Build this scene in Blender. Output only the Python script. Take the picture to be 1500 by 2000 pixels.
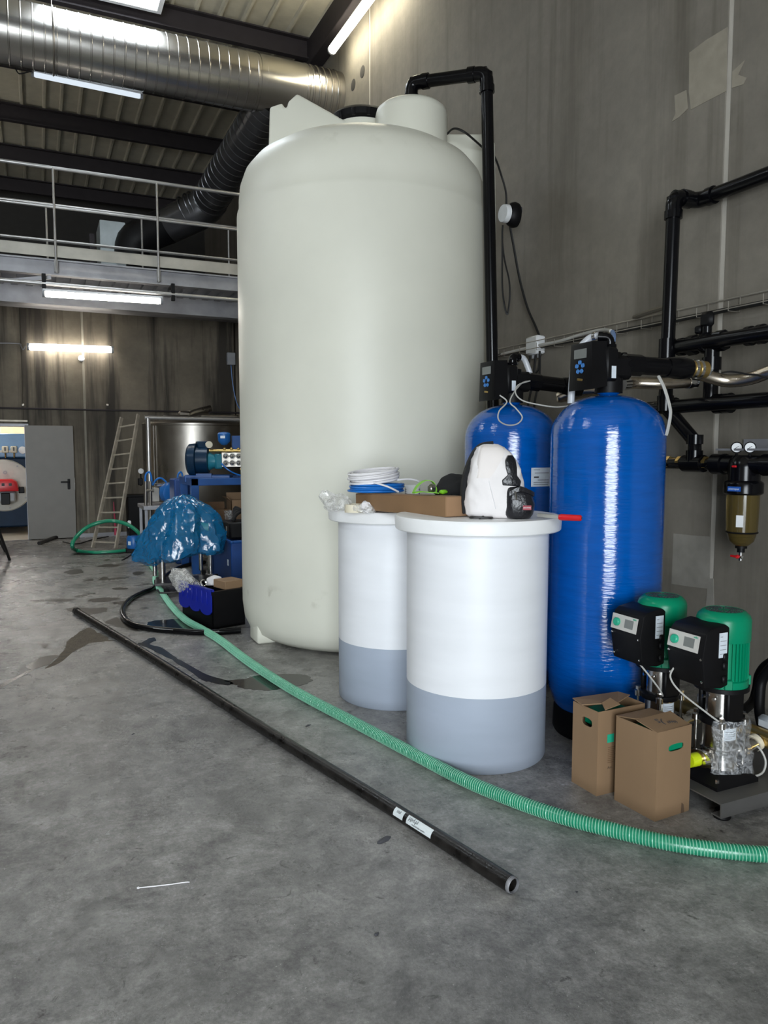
import bpy, bmesh, math, random
from mathutils import Vector, Matrix, Euler, noise
random.seed(7)
for o in list(bpy.data.objects): bpy.data.objects.remove(o)
scene = bpy.context.scene
C = scene.collection
PI = math.pi
# ------------------------------------------------------------------ camera
FPX, CH = 1465.0, 1.6
YAW, PIT = math.radians(24.6), math.radians(4.7)
FW = Vector((math.sin(YAW)*math.cos(PIT), math.cos(YAW)*math.cos(PIT), -math.sin(PIT)))
RT = Vector((math.cos(YAW), -math.sin(YAW), 0))
UP = RT.cross(FW)
CP = Vector((0, 0, CH))
cam = bpy.data.cameras.new('camera'); camo = bpy.data.objects.new('camera', cam); C.objects.link(camo)
cam.sensor_fit = 'VERTICAL'; cam.sensor_height = 24.0; cam.lens = FPX/2000*24.0
cam.clip_start = .05; cam.clip_end = 200
camo.matrix_world = Matrix.Translation(CP) @ Matrix((RT, UP, -FW)).transposed().to_4x4()
scene.camera = camo
# ------------------------------------------------------------------ world, exposure, daylight
w = bpy.data.worlds.new('sky'); scene.world = w; w.use_nodes = True
bg = w.node_tree.nodes['Background']; bg.inputs[0].default_value = (.80, .90, 1.0, 1); bg.inputs[1].default_value = 3.0
scene.view_settings.view_transform = 'Standard'; scene.view_settings.look = 'None'
scene.view_settings.gamma = 1; scene.view_settings.use_curve_mapping = False
scene.view_settings.exposure = 0.06
def area(name, loc, aim, sx, sy, power, col):
    l = bpy.data.lights.new(name, 'AREA'); l.shape = 'RECTANGLE'; l.size = sx; l.size_y = sy
    l.energy = power; l.color = col
    o = bpy.data.objects.new(name, l); C.objects.link(o); o.location = loc
    o.rotation_euler = (Vector(aim)-Vector(loc)).to_track_quat('-Z', 'Y').to_euler()
    return o
# daylight entering through the open roller door in the front wall behind the photographer
area('door_daylight', (-3.2, -6.15, 2.2), (-3.2, 0, 2.0), 4.6, 4.2, 950, (.88, .95, 1.0))
# ------------------------------------------------------------------ placing helper: photo pixel on a known plane -> world
def P(x, y, X=None, Y=None, Z=None):
    d = FW + RT*((x-750)/FPX) - UP*((y-1000)/FPX)
    if X is not None: t = X/d.x
    elif Y is not None: t = Y/d.y
    else: t = (Z-CH)/d.z
    return CP + d*t
def V(*a): return Vector(a)
# ------------------------------------------------------------------ mesh builder
def smooth_path(pts, n=6, closed=False):
    pts = [Vector(p) for p in pts]
    if len(pts) < 3 or n < 2: return pts
    out = []
    m = len(pts)
    for i in range(m if closed else m-1):
        if closed: p0, p1, p2, p3 = pts[(i-1) % m], pts[i], pts[(i+1) % m], pts[(i+2) % m]
        else: p0, p1, p2, p3 = pts[max(i-1, 0)], pts[i], pts[i+1], pts[min(i+2, m-1)]
        for k in range(n):
            t = k/n
            out.append(.5*((2*p1)+(p2-p0)*t+(2*p0-5*p1+4*p2-p3)*t*t+(3*p1-p0-3*p2+p3)*t**3))
    if not closed: out.append(pts[-1])
    return out
def frames(pts):
    ts = []
    for i in range(len(pts)):
        a = pts[max(i-1, 0)]; b = pts[min(i+1, len(pts)-1)]
        d = b-a; ts.append(d.normalized() if d.length > 1e-9 else Vector((0, 0, 1)))
    n = ts[0].orthogonal().normalized(); fr = []
    for i, t in enumerate(ts):
        if i: n = ts[i-1].rotation_difference(t) @ n
        n = (n - t*n.dot(t)).normalized()
        fr.append((n, t.cross(n)))
    return fr
class MB:
    def __init__(s): s.bm = bmesh.new()
    def _x(s, vs, M):
        if M is not None: bmesh.ops.transform(s.bm, matrix=M, verts=vs)
    def box(s, c, size, rz=0, bev=0, rot=None, seg=1):
        g = bmesh.ops.create_cube(s.bm, size=1.0); vs = g['verts']
        R = Euler(rot).to_matrix().to_4x4() if rot else Matrix.Rotation(rz, 4, 'Z')
        M = Matrix.Translation(Vector(c)) @ R @ Matrix.Diagonal((*size, 1))
        s._x(vs, M)
        if bev:
            es = list({e for v in vs for e in v.link_edges})
            bmesh.ops.bevel(s.bm, geom=es, offset=bev, segments=seg, affect='EDGES', profile=.5)
        return s
    def bb(s, x0, y0, z0, x1, y1, z1, bev=0):
        return s.box(((x0+x1)/2, (y0+y1)/2, (z0+z1)/2), (abs(x1-x0), abs(y1-y0), abs(z1-z0)), bev=bev)
    def tube(s, pts, r, seg=10, n=1, cap=True, closed=False):
        if isinstance(r, (list, tuple)) and n > 1:
            rl = list(r); k_ = len(rl)-1; r = lambda f: rl[min(int(f*k_), k_-1)]+(rl[min(int(f*k_), k_-1)+1]-rl[min(int(f*k_), k_-1)])*(f*k_-min(int(f*k_), k_-1))
        pts = smooth_path(pts, n, closed) if n > 1 else [Vector(p) for p in pts]
        fr = frames(pts); rings = []
        for i, p in enumerate(pts):
            rr = r(i/(len(pts)-1)) if callable(r) else (r[i] if isinstance(r, (list, tuple)) else r)
            a, b = fr[i]
            rings.append([s.bm.verts.new(p+(a*math.cos(2*PI*k/seg)+b*math.sin(2*PI*k/seg))*rr) for k in range(seg)])
        m = len(rings)
        for i in range(m if closed else m-1):
            A, B = rings[i], rings[(i+1) % m]
            for k in range(seg):
                s.bm.faces.new((A[k], A[(k+1) % seg], B[(k+1) % seg], B[k]))
        if cap and not closed:
            s.bm.faces.new(rings[0][::-1]); s.bm.faces.new(rings[-1])
        return s
    def cyl(s, p0, p1, r, r1=None, seg=20, cap=True):
        return s.tube([p0, p1], [r, r if r1 is None else r1], seg=seg, cap=cap)
    def lathe(s, prof, c=(0, 0, 0), seg=48, M=None, a0=0, a1=2*PI):
        full = abs(a1-a0-2*PI) < 1e-6; c = Vector(c); cols = []; new = []
        ns = seg if full else seg+1
        for k in range(ns):
            a = a0+(a1-a0)*k/seg; col = []
            for (r, z) in prof:
                v = s.bm.verts.new((r*math.cos(a), r*math.sin(a), z)); col.append(v); new.append(v)
            cols.append(col)
        for k in range(seg if full else seg):
            A, B = cols[k], cols[(k+1) % ns]
            if not full and k+1 >= ns: break
            for j in range(len(prof)-1):
                q = [A[j], B[j], B[j+1], A[j+1]]
                try: s.bm.faces.new(q)
                except ValueError: pass
        s._x(new, (Matrix.Translation(c) @ M) if M is not None else Matrix.Translation(c))
        bmesh.ops.remove_doubles(s.bm, verts=new, dist=1e-6)
        return s
    def prism(s, poly, h0, h1, M=None):
        a = [s.bm.verts.new((p[0], p[1], h0)) for p in poly]; b = [s.bm.verts.new((p[0], p[1], h1)) for p in poly]
        m = len(poly)
        s.bm.faces.new(a[::-1]); s.bm.faces.new(b)
        for i in range(m): s.bm.faces.new((a[i], a[(i+1) % m], b[(i+1) % m], b[i]))
        s._x(a+b, M); return s
    def ball(s, c, r, sub=2, sc=(1, 1, 1), rz=0):
        g = bmesh.ops.create_icosphere(s.bm, subdivisions=sub, radius=r)
        s._x(g['verts'], Matrix.Translation(Vector(c)) @ Matrix.Rotation(rz, 4, 'Z') @ Matrix.Diagonal((*sc, 1))); return s
    def torus(s, c, R, r, M=None, seg=32, sg=8):
        pts = []
        for k in range(seg):
            a = 2*PI*k/seg; p = Vector((R*math.cos(a), R*math.sin(a), 0))
            pts.append(Vector(c)+((M @ p) if M is not None else p))
        return s.tube(pts, r, seg=sg, closed=True)
    def loft(s, rings, cap=True):
        R = [[s.bm.verts.new(p) for p in ring] for ring in rings]; m = len(R[0])
        for i in range(len(R)-1):
            for k in range(m): s.bm.faces.new((R[i][k], R[i][(k+1) % m], R[i+1][(k+1) % m], R[i+1][k]))
        if cap: s.bm.faces.new(R[0][::-1]); s.bm.faces.new(R[-1])
        return s
    def jitter(s, amp, sc, seed=0):
        for v in s.bm.verts:
            v.co += noise.noise_vector(v.co*sc+Vector((seed, seed*1.7, seed*.3)))*amp
        return s
def build(name, mb, m, parent=None, world=True, ang=38, origin=None):
    bm = mb.bm
    bmesh.ops.recalc_face_normals(bm, faces=bm.faces)
    if parent is not None:
        if world:
            off = Vector((0, 0, 0)); p = parent
            while p is not None: off += p.location; p = p.parent
            bmesh.ops.translate(bm, vec=-off, verts=bm.verts)
        org = Vector((0, 0, 0))
    else:
        if origin is None:
            lo = [min(v.co[i] for v in bm.verts) for i in range(3)]; hi = [max(v.co[i] for v in bm.verts) for i in range(3)]
            org = Vector(((lo[0]+hi[0])/2, (lo[1]+hi[1])/2, lo[2]))
        else: org = Vector(origin)
        bmesh.ops.translate(bm, vec=-org, verts=bm.verts)
    me = bpy.data.meshes.new(name); bm.to_mesh(me); bm.free()
    for p in me.polygons: p.use_smooth = True
    me.set_sharp_from_angle(angle=math.radians(ang))
    me.materials.append(m)
    o = bpy.data.objects.new(name, me); C.objects.link(o); o.location = org; o.parent = parent
    return o
def tag(o, label, cat, group=None, kind=None):
    if label: o['label'] = label
    if cat: o['category'] = cat
    if group: o['group'] = group
    if kind: o['kind'] = kind
    return o
def thing(name, label, cat, loc=(0, 0, 0), rz=0, group=None):
    o = bpy.data.objects.new(name, None); C.objects.link(o); o.location = loc; o.rotation_euler = (0, 0, rz)
    o.empty_display_size = .1
    return tag(o, label, cat, group)
def sroot(name):
    o = bpy.data.objects.new(name, None); C.objects.link(o); o['kind'] = 'structure'; return o
def struct(name, mb, m, parent=None):
    o = build(name, mb, m, parent)
    if parent is None: o['kind'] = 'structure'
    return o
def text(name, s, size, M, m, parent, depth=.0006):
    cu = bpy.data.curves.new('txt', 'FONT'); cu.body = s; cu.size = size; cu.align_x = 'CENTER'; cu.align_y = 'CENTER'; cu.extrude = depth
    t = bpy.data.objects.new('txt', cu); C.objects.link(t)
    bpy.context.view_layer.update()
    me = bpy.data.meshes.new_from_object(t.evaluated_get(bpy.context.evaluated_depsgraph_get()))
    bpy.data.objects.remove(t)
    off = Vector((0, 0, 0)); p = parent
    while p is not None: off += p.location; p = p.parent
    me.transform(Matrix.Translation(-off) @ M); me.materials.clear(); me.materials.append(m)
    o = bpy.data.objects.new(name, me); C.objects.link(o); o.parent = parent
    return o
def face_M(c, right, up):          # matrix whose XY plane lies in the given face
    r = Vector(right).normalized(); u = Vector(up); u = (u-r*u.dot(r)).normalized(); n = r.cross(u)
    return Matrix.Translation(Vector(c)) @ Matrix((r, u, n)).transposed().to_4x4()
# ------------------------------------------------------------------ materials
def mat(name, col, rough=.5, metal=0, var=.12, sc=6, bump=0, bsc=60, spec=.5, alpha=1, trans=0, stretch=(1, 1, 1), coat=0, rvar=0, sss=0):
    m = bpy.data.materials.new(name); m.use_nodes = True; nt = m.node_tree; N = nt.nodes; L = nt.links
    b = N['Principled BSDF']
    b.inputs['Roughness'].default_value = rough; b.inputs['Metallic'].default_value = metal
    b.inputs['Specular IOR Level'].default_value = spec; b.inputs['Alpha'].default_value = alpha
    b.inputs['Transmission Weight'].default_value = trans; b.inputs['Coat Weight'].default_value = coat
    tc = N.new('ShaderNodeNewGeometry'); mp = N.new('ShaderNodeMapping'); mp.inputs['Scale'].default_value = stretch
    L.new(tc.outputs['Position'], mp.inputs['Vector'])
    nz = N.new('ShaderNodeTexNoise'); nz.inputs['Scale'].default_value = sc; nz.inputs['Detail'].default_value = 5
    L.new(mp.outputs[0], nz.inputs['Vector'])
    mr = N.new('ShaderNodeMapRange'); mr.inputs[1].default_value = .25; mr.inputs[2].default_value = .75
    mr.inputs[3].default_value = 1-var; mr.inputs[4].default_value = 1+var
    L.new(nz.outputs['Fac'], mr.inputs[0])
    mx = N.new('ShaderNodeMix'); mx.data_type = 'RGBA'; mx.blend_type = 'MULTIPLY'; mx.inputs[0].default_value = 1
    mx.inputs[6].default_value = (*col, 1); L.new(mr.outputs[0], mx.inputs[7]); L.new(mx.outputs[2], b.inputs['Base Color'])
    if rvar:
        r2 = N.new('ShaderNodeMapRange'); r2.inputs[1].default_value = .3; r2.inputs[2].default_value = .7
        r2.inputs[3].default_value = max(.02, rough-rvar); r2.inputs[4].default_value = min(1, rough+rvar)
        L.new(nz.outputs['Fac'], r2.inputs[0]); L.new(r2.outputs[0], b.inputs['Roughness'])
    if bump:
        n2 = N.new('ShaderNodeTexNoise'); n2.inputs['Scale'].default_value = bsc; n2.inputs['Detail'].default_value = 4
        L.new(mp.outputs[0], n2.inputs['Vector'])
        bp = N.new('ShaderNodeBump'); bp.inputs['Strength'].default_value = bump; bp.inputs['Distance'].default_value = .01
        L.new(n2.outputs['Fac'], bp.inputs['Height']); L.new(bp.outputs[0], b.inputs['Normal'])
    if sss:
        b.inputs['Subsurface Weight'].default_value = sss; b.inputs['Subsurface Scale'].default_value = .05
    return m
def emis(name, col, s):
    m = bpy.data.materials.new(name); m.use_nodes = True; nt = m.node_tree
    nt.nodes.remove(nt.nodes['Principled BSDF']); e = nt.nodes.new('ShaderNodeEmission')
    e.inputs[0].default_value = (*col, 1); e.inputs[1].default_value = s
    nt.links.new(e.outputs[0], nt.nodes['Material Output'].inputs[0]); return m
def concrete(name, c0, c1, stain, streak=.75, rough=.75, floor=False):
    m = bpy.data.materials.new(name); m.use_nodes = True; nt = m.node_tree; N = nt.nodes; L = nt.links; b = N['Principled BSDF']
    g = N.new('ShaderNodeNewGeometry')
    def nz(scale, stretch=(1, 1, 1), det=6, rgh=.55, dist=0):
        mp = N.new('ShaderNodeMapping'); mp.inputs['Scale'].default_value = stretch; L.new(g.outputs['Position'], mp.inputs[0])
        n = N.new('ShaderNodeTexNoise'); n.inputs['Scale'].default_value = scale; n.inputs['Detail'].default_value = det
        n.inputs['Roughness'].default_value = rgh; n.inputs['Distortion'].default_value = dist; L.new(mp.outputs[0], n.inputs['Vector']); return n.outputs['Fac']
    def rng(v, a, bb_, lo=0, hi=1):
        r = N.new('ShaderNodeMapRange'); r.inputs[1].default_value = a; r.inputs[2].default_value = bb_; r.inputs[3].default_value = lo; r.inputs[4].default_value = hi
        L.new(v, r.inputs[0]); return r.outputs[0]
    def mix(f, a, c, mode='MIX'):
        x = N.new('ShaderNodeMix'); x.data_type = 'RGBA'; x.blend_type = mode
        if isinstance(f, float): x.inputs[0].default_value = f
        else: L.new(f, x.inputs[0])
        for i, v in ((6, a), (7, c)):
            if isinstance(v, tuple): x.inputs[i].default_value = (*v, 1)
            else: L.new(v, x.inputs[i])
        return x.outputs[2]
    col = mix(rng(nz(.9 if floor else .55, det=8, rgh=.6), .3, .7), c0, c1)
    if floor:
        col = mix(1.0, col, rng(nz(4.5, det=10, rgh=.75, dist=.4), .32, .68, .48, 1.44), 'MULTIPLY')
        col = mix(1.0, col, rng(nz(16, det=8, rgh=.75), .28, .72, .68, 1.30), 'MULTIPLY')
        col = mix(1.0, col, rng(nz(60, det=6, rgh=.75), .3, .7, .72, 1.26), 'MULTIPLY')
        col = mix(rng(nz(110, det=3), .68, .73), col, (.52, .51, .48))          # pale aggregate specks
        col = mix(rng(nz(14, (1, 1, 1), 8, .7, .6), .61, .68, 0, .75), col, stain)   # scuffed dark marks
        # oil drips, mostly in the working area along the machines
        sp = N.new('ShaderNodeSeparateXYZ'); L.new(g.outputs['Position'], sp.inputs[0])
        zone = rng(sp.outputs[1], 7.2, 8.6)
        spot = rng(nz(1.9, (1, 1.5, 1), 5, .6, .3), .60, .625, 0, .85)
        mu = N.new('ShaderNodeMath'); mu.operation = 'MULTIPLY'; L.new(zone, mu.inputs[0]); L.new(spot, mu.inputs[1])
        col = mix(mu.outputs[0], col, stain)
        L.new(rng(nz(1.3, det=8, rgh=.65), .3, .7, rough-.13, rough+.12), b.inputs['Roughness'])
    else:
        col = mix(1.0, col, rng(nz(9, det=7, rgh=.65), .25, .75, .88, 1.12), 'MULTIPLY')
        col = mix(1.0, col, rng(nz(1.0, (.35, .35, 2.6), 5, .5), .3, .7, .93, 1.06), 'MULTIPLY')
        if streak:
            col = mix(rng(nz(1.0, (2.6, 2.6, .16), 6, .62), .52 if streak < .8 else .47, .70 if streak < .8 else .60, 0, streak), col, stain)
            col = mix(rng(nz(1.0, (6.5, 6.5, .3), 4, .6), .60, .72, 0, .45), col, stain)
        b.inputs['Roughness'].default_value = rough
    L.new(col, b.inputs['Base Color'])
    bp = N.new('ShaderNodeBump'); bp.inputs['Strength'].default_value = .7 if floor else .25; bp.inputs['Distance'].default_value = .006
    L.new(nz(28 if floor else 22, det=9, rgh=.7), bp.inputs['Height']); L.new(bp.outputs[0], b.inputs['Normal'])
    return m
M_floor = concrete('floor_concrete', (.188, .182, .175), (.330, .318, .302), (.042, .038, .034), rough=.27, floor=True)
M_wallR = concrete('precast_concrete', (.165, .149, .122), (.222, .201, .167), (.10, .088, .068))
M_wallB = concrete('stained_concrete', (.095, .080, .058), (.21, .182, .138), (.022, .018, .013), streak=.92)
M_joint = mat('joint_sealant', (.46, .43, .38), .7)
M_patch = mat('mortar_patch', (.30, .27, .215), .8, var=.12, sc=12, bump=.2)
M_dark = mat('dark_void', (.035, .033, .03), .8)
M_roof = mat('roof_sheet', (.58, .54, .43), .5, var=.1)
M_purlin = mat('purlin_steel', (.035, .030, .033), .65, spec=.2)
M_galv = mat('galvanised', (.50, .48, .45), .27, 1, var=.08, sc=2)
M_duct2 = mat('dark_duct', (.10, .10, .105), .32, .9, var=.15)
M_galvd = mat('galvanised_beam', (.33, .33, .35), .5, .55, var=.22, sc=4)
M_toe = mat('galvanised_toe', (.44, .42, .37), .45, .4, var=.3, sc=2.5)
M_rail = mat('rail_steel', (.50, .49, .48), .35, .8)
M_lampw = mat('lamp_housing', (.75, .77, .8), .4)
M_lit = emis('tube_lit', (1, .93, .82), 26)
M_skyglow = emis('tube_skylight_glow', (.80, .90, 1.0), .9)  # weak glow put in for skylight falling on the duct lamp
M_fill = emis('tube_fill', (1, .95, .86), 70)  # for the added lamps that stand out of view
M_litw = emis('tube_lit_warm', (1, .93, .72), 32)
M_sky = emis('skylight_pane', (.86, .94, 1.0), 15)
M_white = mat('white_paint', (.78, .79, .80), .45)
M_tank = mat('tank_polyethylene', (.76, .75, .65), .42, var=.05, sc=1.5, spec=.4)
def tank_dirt(m):       # handling scuffs round the foot and shoulder
    nt = m.node_tree; N = nt.nodes; L = nt.links; b = N['Principled BSDF']; src = b.inputs['Base Color'].links[0].from_socket
    g = N.new('ShaderNodeNewGeometry'); sp = N.new('ShaderNodeSeparateXYZ'); L.new(g.outputs['Position'], sp.inputs[0])
    fac = None
    for z0, wd, hi in ((.45, .09, .75), (3.93, .12, .4)):
        a = N.new('ShaderNodeMath'); a.operation = 'SUBTRACT'; a.inputs[1].default_value = z0; L.new(sp.outputs[2], a.inputs[0])
        a2 = N.new('ShaderNodeMath'); a2.operation = 'ABSOLUTE'; L.new(a.outputs[0], a2.inputs[0])
        r = N.new('ShaderNodeMapRange'); r.inputs[1].default_value = 0; r.inputs[2].default_value = wd; r.inputs[3].default_value = hi; r.inputs[4].default_value = 0; L.new(a2.outputs[0], r.inputs[0])
        if fac is None: fac = r.outputs[0]
        else:
            ad = N.new('ShaderNodeMath'); ad.operation = 'ADD'; L.new(fac, ad.inputs[0]); L.new(r.outputs[0], ad.inputs[1]); fac = ad.outputs[0]
    n = N.new('ShaderNodeTexNoise'); n.inputs['Scale'].default_value = 5.5; n.inputs['Detail'].default_value = 6; L.new(g.outputs['Position'], n.inputs['Vector'])
    r = N.new('ShaderNodeMapRange'); r.inputs[1].default_value = .56; r.inputs[2].default_value = .72; L.new(n.outputs['Fac'], r.inputs[0])
    mu = N.new('ShaderNodeMath'); mu.operation = 'MULTIPLY'; L.new(fac, mu.inputs[0]); L.new(r.outputs[0], mu.inputs[1])
    x = N.new('ShaderNodeMix'); x.data_type = 'RGBA'; L.new(mu.outputs[0], x.inputs[0]); L.new(src, x.inputs[6]); x.inputs[7].default_value = (.33, .31, .22, 1); L.new(x.outputs[2], b.inputs['Base Color'])
tank_dirt(M_tank)
M_tankdirt = mat('tank_scuff', (.50, .48, .38), .6, var=.3)
M_brine = mat('brine_polyethylene', (.86, .87, .90), .40, var=.03, sc=2, stretch=(1, 1, 6))
M_brineg = mat('brine_wet_level', (.40, .45, .54), .40, var=.05, sc=2, stretch=(1, 1, 6))
M_lid = mat('brine_lid', (.90, .90, .90), .38, var=.03)
M_black = mat('black_pvc', (.003, .003, .004), .20, var=.3, spec=.28)
M_blackm = mat('black_matte', (.004, .0038, .0045), .5, var=.3, spec=.22)
M_blacks = mat('black_steel', (.022, .019, .018), .34, .2, var=.5, sc=14, bump=.15)
M_rust = mat('scuffed_black', (.011, .0095, .0085), .34, 0, var=.85, sc=16, rvar=.12, bump=.15, spec=.28)
M_blue = mat('frp_blue', (.0, .088, .40), .09, var=.12, sc=5, stretch=(1, 1, 7), bump=.30, bsc=12, spec=.75)
M_blue2 = mat('machine_blue', (.008, .075, .28), .4, var=.15)
M_blue3 = mat('bin_blue', (.004, .045, .20), .45, var=.15)
M_blueh = mat('crate_blue', (.005, .016, .32), .4, var=.12)
M_blup = mat('pump_blue', (.015, .13, .42), .35)
M_teal = mat('motor_dark_blue', (.005, .028, .065), .3, spec=.35)
M_teal2 = mat('teal_paint', (.02, .20, .27), .4)
M_green = mat('motor_green', (.0, .235, .115), .33, var=.06, spec=.3)
M_hose = mat('green_hose', (.014, .24, .13), .25, var=.08)
M_helix = mat('hose_spiral', (.27, .60, .42), .3)
M_card = mat('cardboard', (.265, .165, .090), .75, var=.10, sc=5, stretch=(1, 1, .4))
M_card2 = mat('cardboard_dark', (.18, .10, .05), .75, var=.12)
M_cardd = mat('cardboard_inside', (.12, .075, .045), .8)
M_ss = mat('stainless', (.62, .60, .57), .22, 1, var=.1, rvar=.06)
M_ssd = mat('stainless_dull', (.36, .335, .30), .33, 1, var=.25, sc=2, rvar=.1)
M_brass = mat('brass', (.55, .38, .13), .3, .9)
M_chrome = mat('chrome_bolt', (.8, .8, .8), .15, 1)
M_braid = mat('braided_steel', (.66, .58, .48), .26, 1, var=.2, sc=160, bump=.12, bsc=260)
M_paper = mat('label_paper', (.72, .78, .84), .5, var=.08, sc=40)
M_ink = mat('ink', (.06, .06, .07), .6)
M_grey = mat('grey_plastic', (.30, .31, .33), .4)
M_lcd = mat('lcd', (.20, .21, .20), .25)
M_panel = mat('panel_face', (.60, .58, .54), .4)
M_btn = mat('green_button', (.02, .42, .25), .35)
M_bbtn = mat('blue_buttons', (.06, .22, .55), .4)
M_red = mat('red_plastic', (.62, .012, .018), .35)
M_yel = mat('yellow_cap', (.62, .74, .01), .35)
M_lime = mat('lime_strap', (.22, .60, .02), .5)
M_fab = mat('white_canvas', (.84, .80, .79), .8, var=.05, sc=9, bump=.35, bsc=16)
M_fabk = mat('black_leather', (.012, .012, .015), .28, var=.4, bump=.3, bsc=60)
M_cloth = mat('black_cloth', (.008, .008, .009), .9)
M_amber = mat('amber_bowl', (.16, .115, .035), .12, var=.1, trans=.5)
def film(name, col, lo, hi, sc=22, rough=.10):
    m = bpy.data.materials.new(name); m.use_nodes = True; nt = m.node_tree; N = nt.nodes; L = nt.links; b = N['Principled BSDF']
    b.inputs['Base Color'].default_value = (*col, 1); b.inputs['Roughness'].default_value = rough; b.inputs['Specular IOR Level'].default_value = .9
    g = N.new('ShaderNodeNewGeometry'); n = N.new('ShaderNodeTexNoise'); n.inputs['Scale'].default_value = sc; n.inputs['Detail'].default_value = 5; n.inputs['Distortion'].default_value = .8
    L.new(g.outputs['Position'], n.inputs['Vector'])
    su = N.new('ShaderNodeMath'); su.operation = 'SUBTRACT'; su.inputs[1].default_value = .5; L.new(n.outputs['Fac'], su.inputs[0])
    ab = N.new('ShaderNodeMath'); ab.operation = 'ABSOLUTE'; L.new(su.outputs[0], ab.inputs[0])
    r = N.new('ShaderNodeMapRange'); r.inputs[1].default_value = 0; r.inputs[2].default_value = .05; r.inputs[3].default_value = hi; r.inputs[4].default_value = lo; L.new(ab.outputs[0], r.inputs[0])
    L.new(r.outputs[0], b.inputs['Alpha'])
    bp = N.new('ShaderNodeBump'); bp.inputs['Strength'].default_value = .9; bp.inputs['Distance'].default_value = .01; L.new(ab.outputs[0], bp.inputs['Height']); L.new(bp.outputs[0], b.inputs['Normal'])
    return m
M_clear = film('clear_film', (.8, .82, .85), .05, .30, 42)
M_film = film('cloudy_film', (.80, .79, .76), .30, .75, 24)
M_bag = film('blue_film', (.005, .14, .33), .74, .95, 8, .14)
M_tube = mat('milky_tube', (.62, .64, .68), .3, alpha=.9)
M_tubew = mat('white_tube', (.85, .83, .84), .4)
M_tubeb = mat('blue_tube', (.01, .16, .55), .35)
M_cream = mat('masking_tape', (.78, .71, .55), .6)
M_glass = mat('beaker_glass', (.95, .97, .98), .05, var=0, alpha=.22)
M_alu = mat('dusty_aluminium', (.50, .45, .37), .5, .35, var=.25, sc=12)
M_door = mat('door_paint', (.19, .178, .158), .45, var=.05)
M_boil = mat('boiler_blue', (.008, .025, .06), .5, spec=.2)
M_boilb = mat('boiler_blue_panel', (.06, .17, .34), .35)
M_cplate = mat('boiler_plate', (.46, .45, .41), .45)
M_cwall = mat('boiler_room_paint', (.36, .30, .19), .7)
M_wet = mat('water_film', (.022, .019, .016), .10, var=.35, sc=8, spec=.35)
M_wet2 = mat('wet_streak', (.020, .017, .014), .25, var=.4, sc=14, spec=.3)
M_damp = mat('damp_concrete', (.030, .026, .022), .4, var=.4, sc=10)
M_mud = mat('mud', (.085, .066, .044), .75, var=.45, sc=18, bump=.5)
M_cable = mat('cable_black', (.012, .012, .012), .5)
M_cablew = mat('cable_grey', (.50, .49, .46), .5)
M_galt = mat('tray_zinc', (.42, .39, .34), .45, .6)
M_pink = mat('pink_strap', (.45, .05, .10), .5)
WX = 4.06            # right wall
YB = 14.85           # lower back wall
RZ = 7.75            # roof sheet
# ================================================================== STRUCTURE
f = MB(); f.bb(-10.2, -6.3, -.2, WX+.25, YB+.25, 0); struct('floor', f, M_floor)
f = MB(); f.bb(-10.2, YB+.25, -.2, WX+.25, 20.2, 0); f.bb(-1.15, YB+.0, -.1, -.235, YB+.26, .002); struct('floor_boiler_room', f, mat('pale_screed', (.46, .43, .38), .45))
g_ = MB(); g_.bb(-30, -40, -.3, 20, -6.3, -.02); struct('floor_yard', g_, mat('yard_concrete', (.42, .41, .39), .8))
# right wall: precast panels with sealed joints
wr = sroot('wall_right')
joints = [-6.3, -2.1, 3.61, 9.32, 14.95, 20.2]
for a, b in zip(joints[:-1], joints[1:]):
    m = MB(); m.bb(WX, a+.016, -.1, WX+.2, b-.016, 8.2, bev=.008); build('panel', m, M_wallR, wr)
for y in joints[1:-1]:
    m = MB(); m.bb(WX+.006, y-.02, 0, WX+.12, y+.02, 8.2); build('joint', m, M_joint, wr)
def wallpatch(pts, name='repair_patch', th=.003, mm=None):
    cs = [P(x, y, X=WX) for x, y in pts]; m = MB()
    M4 = Matrix(((0, 0, -1, WX), (1, 0, 0, 0), (0, 1, 0, 0), (0, 0, 0, 1)))
    m.prism([(c.y, c.z) for c in cs], -.001, th, M4); build(name, m, mm or M_patch, wr)
wallpatch([(1347, 103), (1380, 78), (1421, 53), (1419, 178), (1390, 193), (1350, 214), (1346, 180)])
wallpatch([(1318, 187), (1341, 176), (1344, 212), (1328, 228), (1313, 238), (1320, 222)], th=.004)
wallpatch([(1431, 140), (1455, 118), (1442, 146), (1459, 152), (1452, 165), (1430, 172)], th=.004)
M_patch2 = mat('mortar_patch_grey', (.25, .235, .205), .8, var=.15, sc=9)
wallpatch([(1316, 1042), (1355, 1046), (1388, 1048), (1386, 1150), (1350, 1146), (1312, 1140)], th=.003, mm=M_patch2)
wallpatch([(1384, 1130), (1394, 1130), (1395, 1195), (1378, 1196)], th=.004, mm=M_patch2)
# cast-in lifting holes in the wall
for px, py in ((690, 166), (708, 140)):
    p = P(px, py, X=WX); m = MB(); m.lathe([(.0, 0), (.05, 0), (.075, .004), (.075, .008)], (WX-.008, p.y, p.z), 20, Matrix.Rotation(PI/2, 4, 'Y')); build('lifting_socket', m, M_dark, wr)
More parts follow.
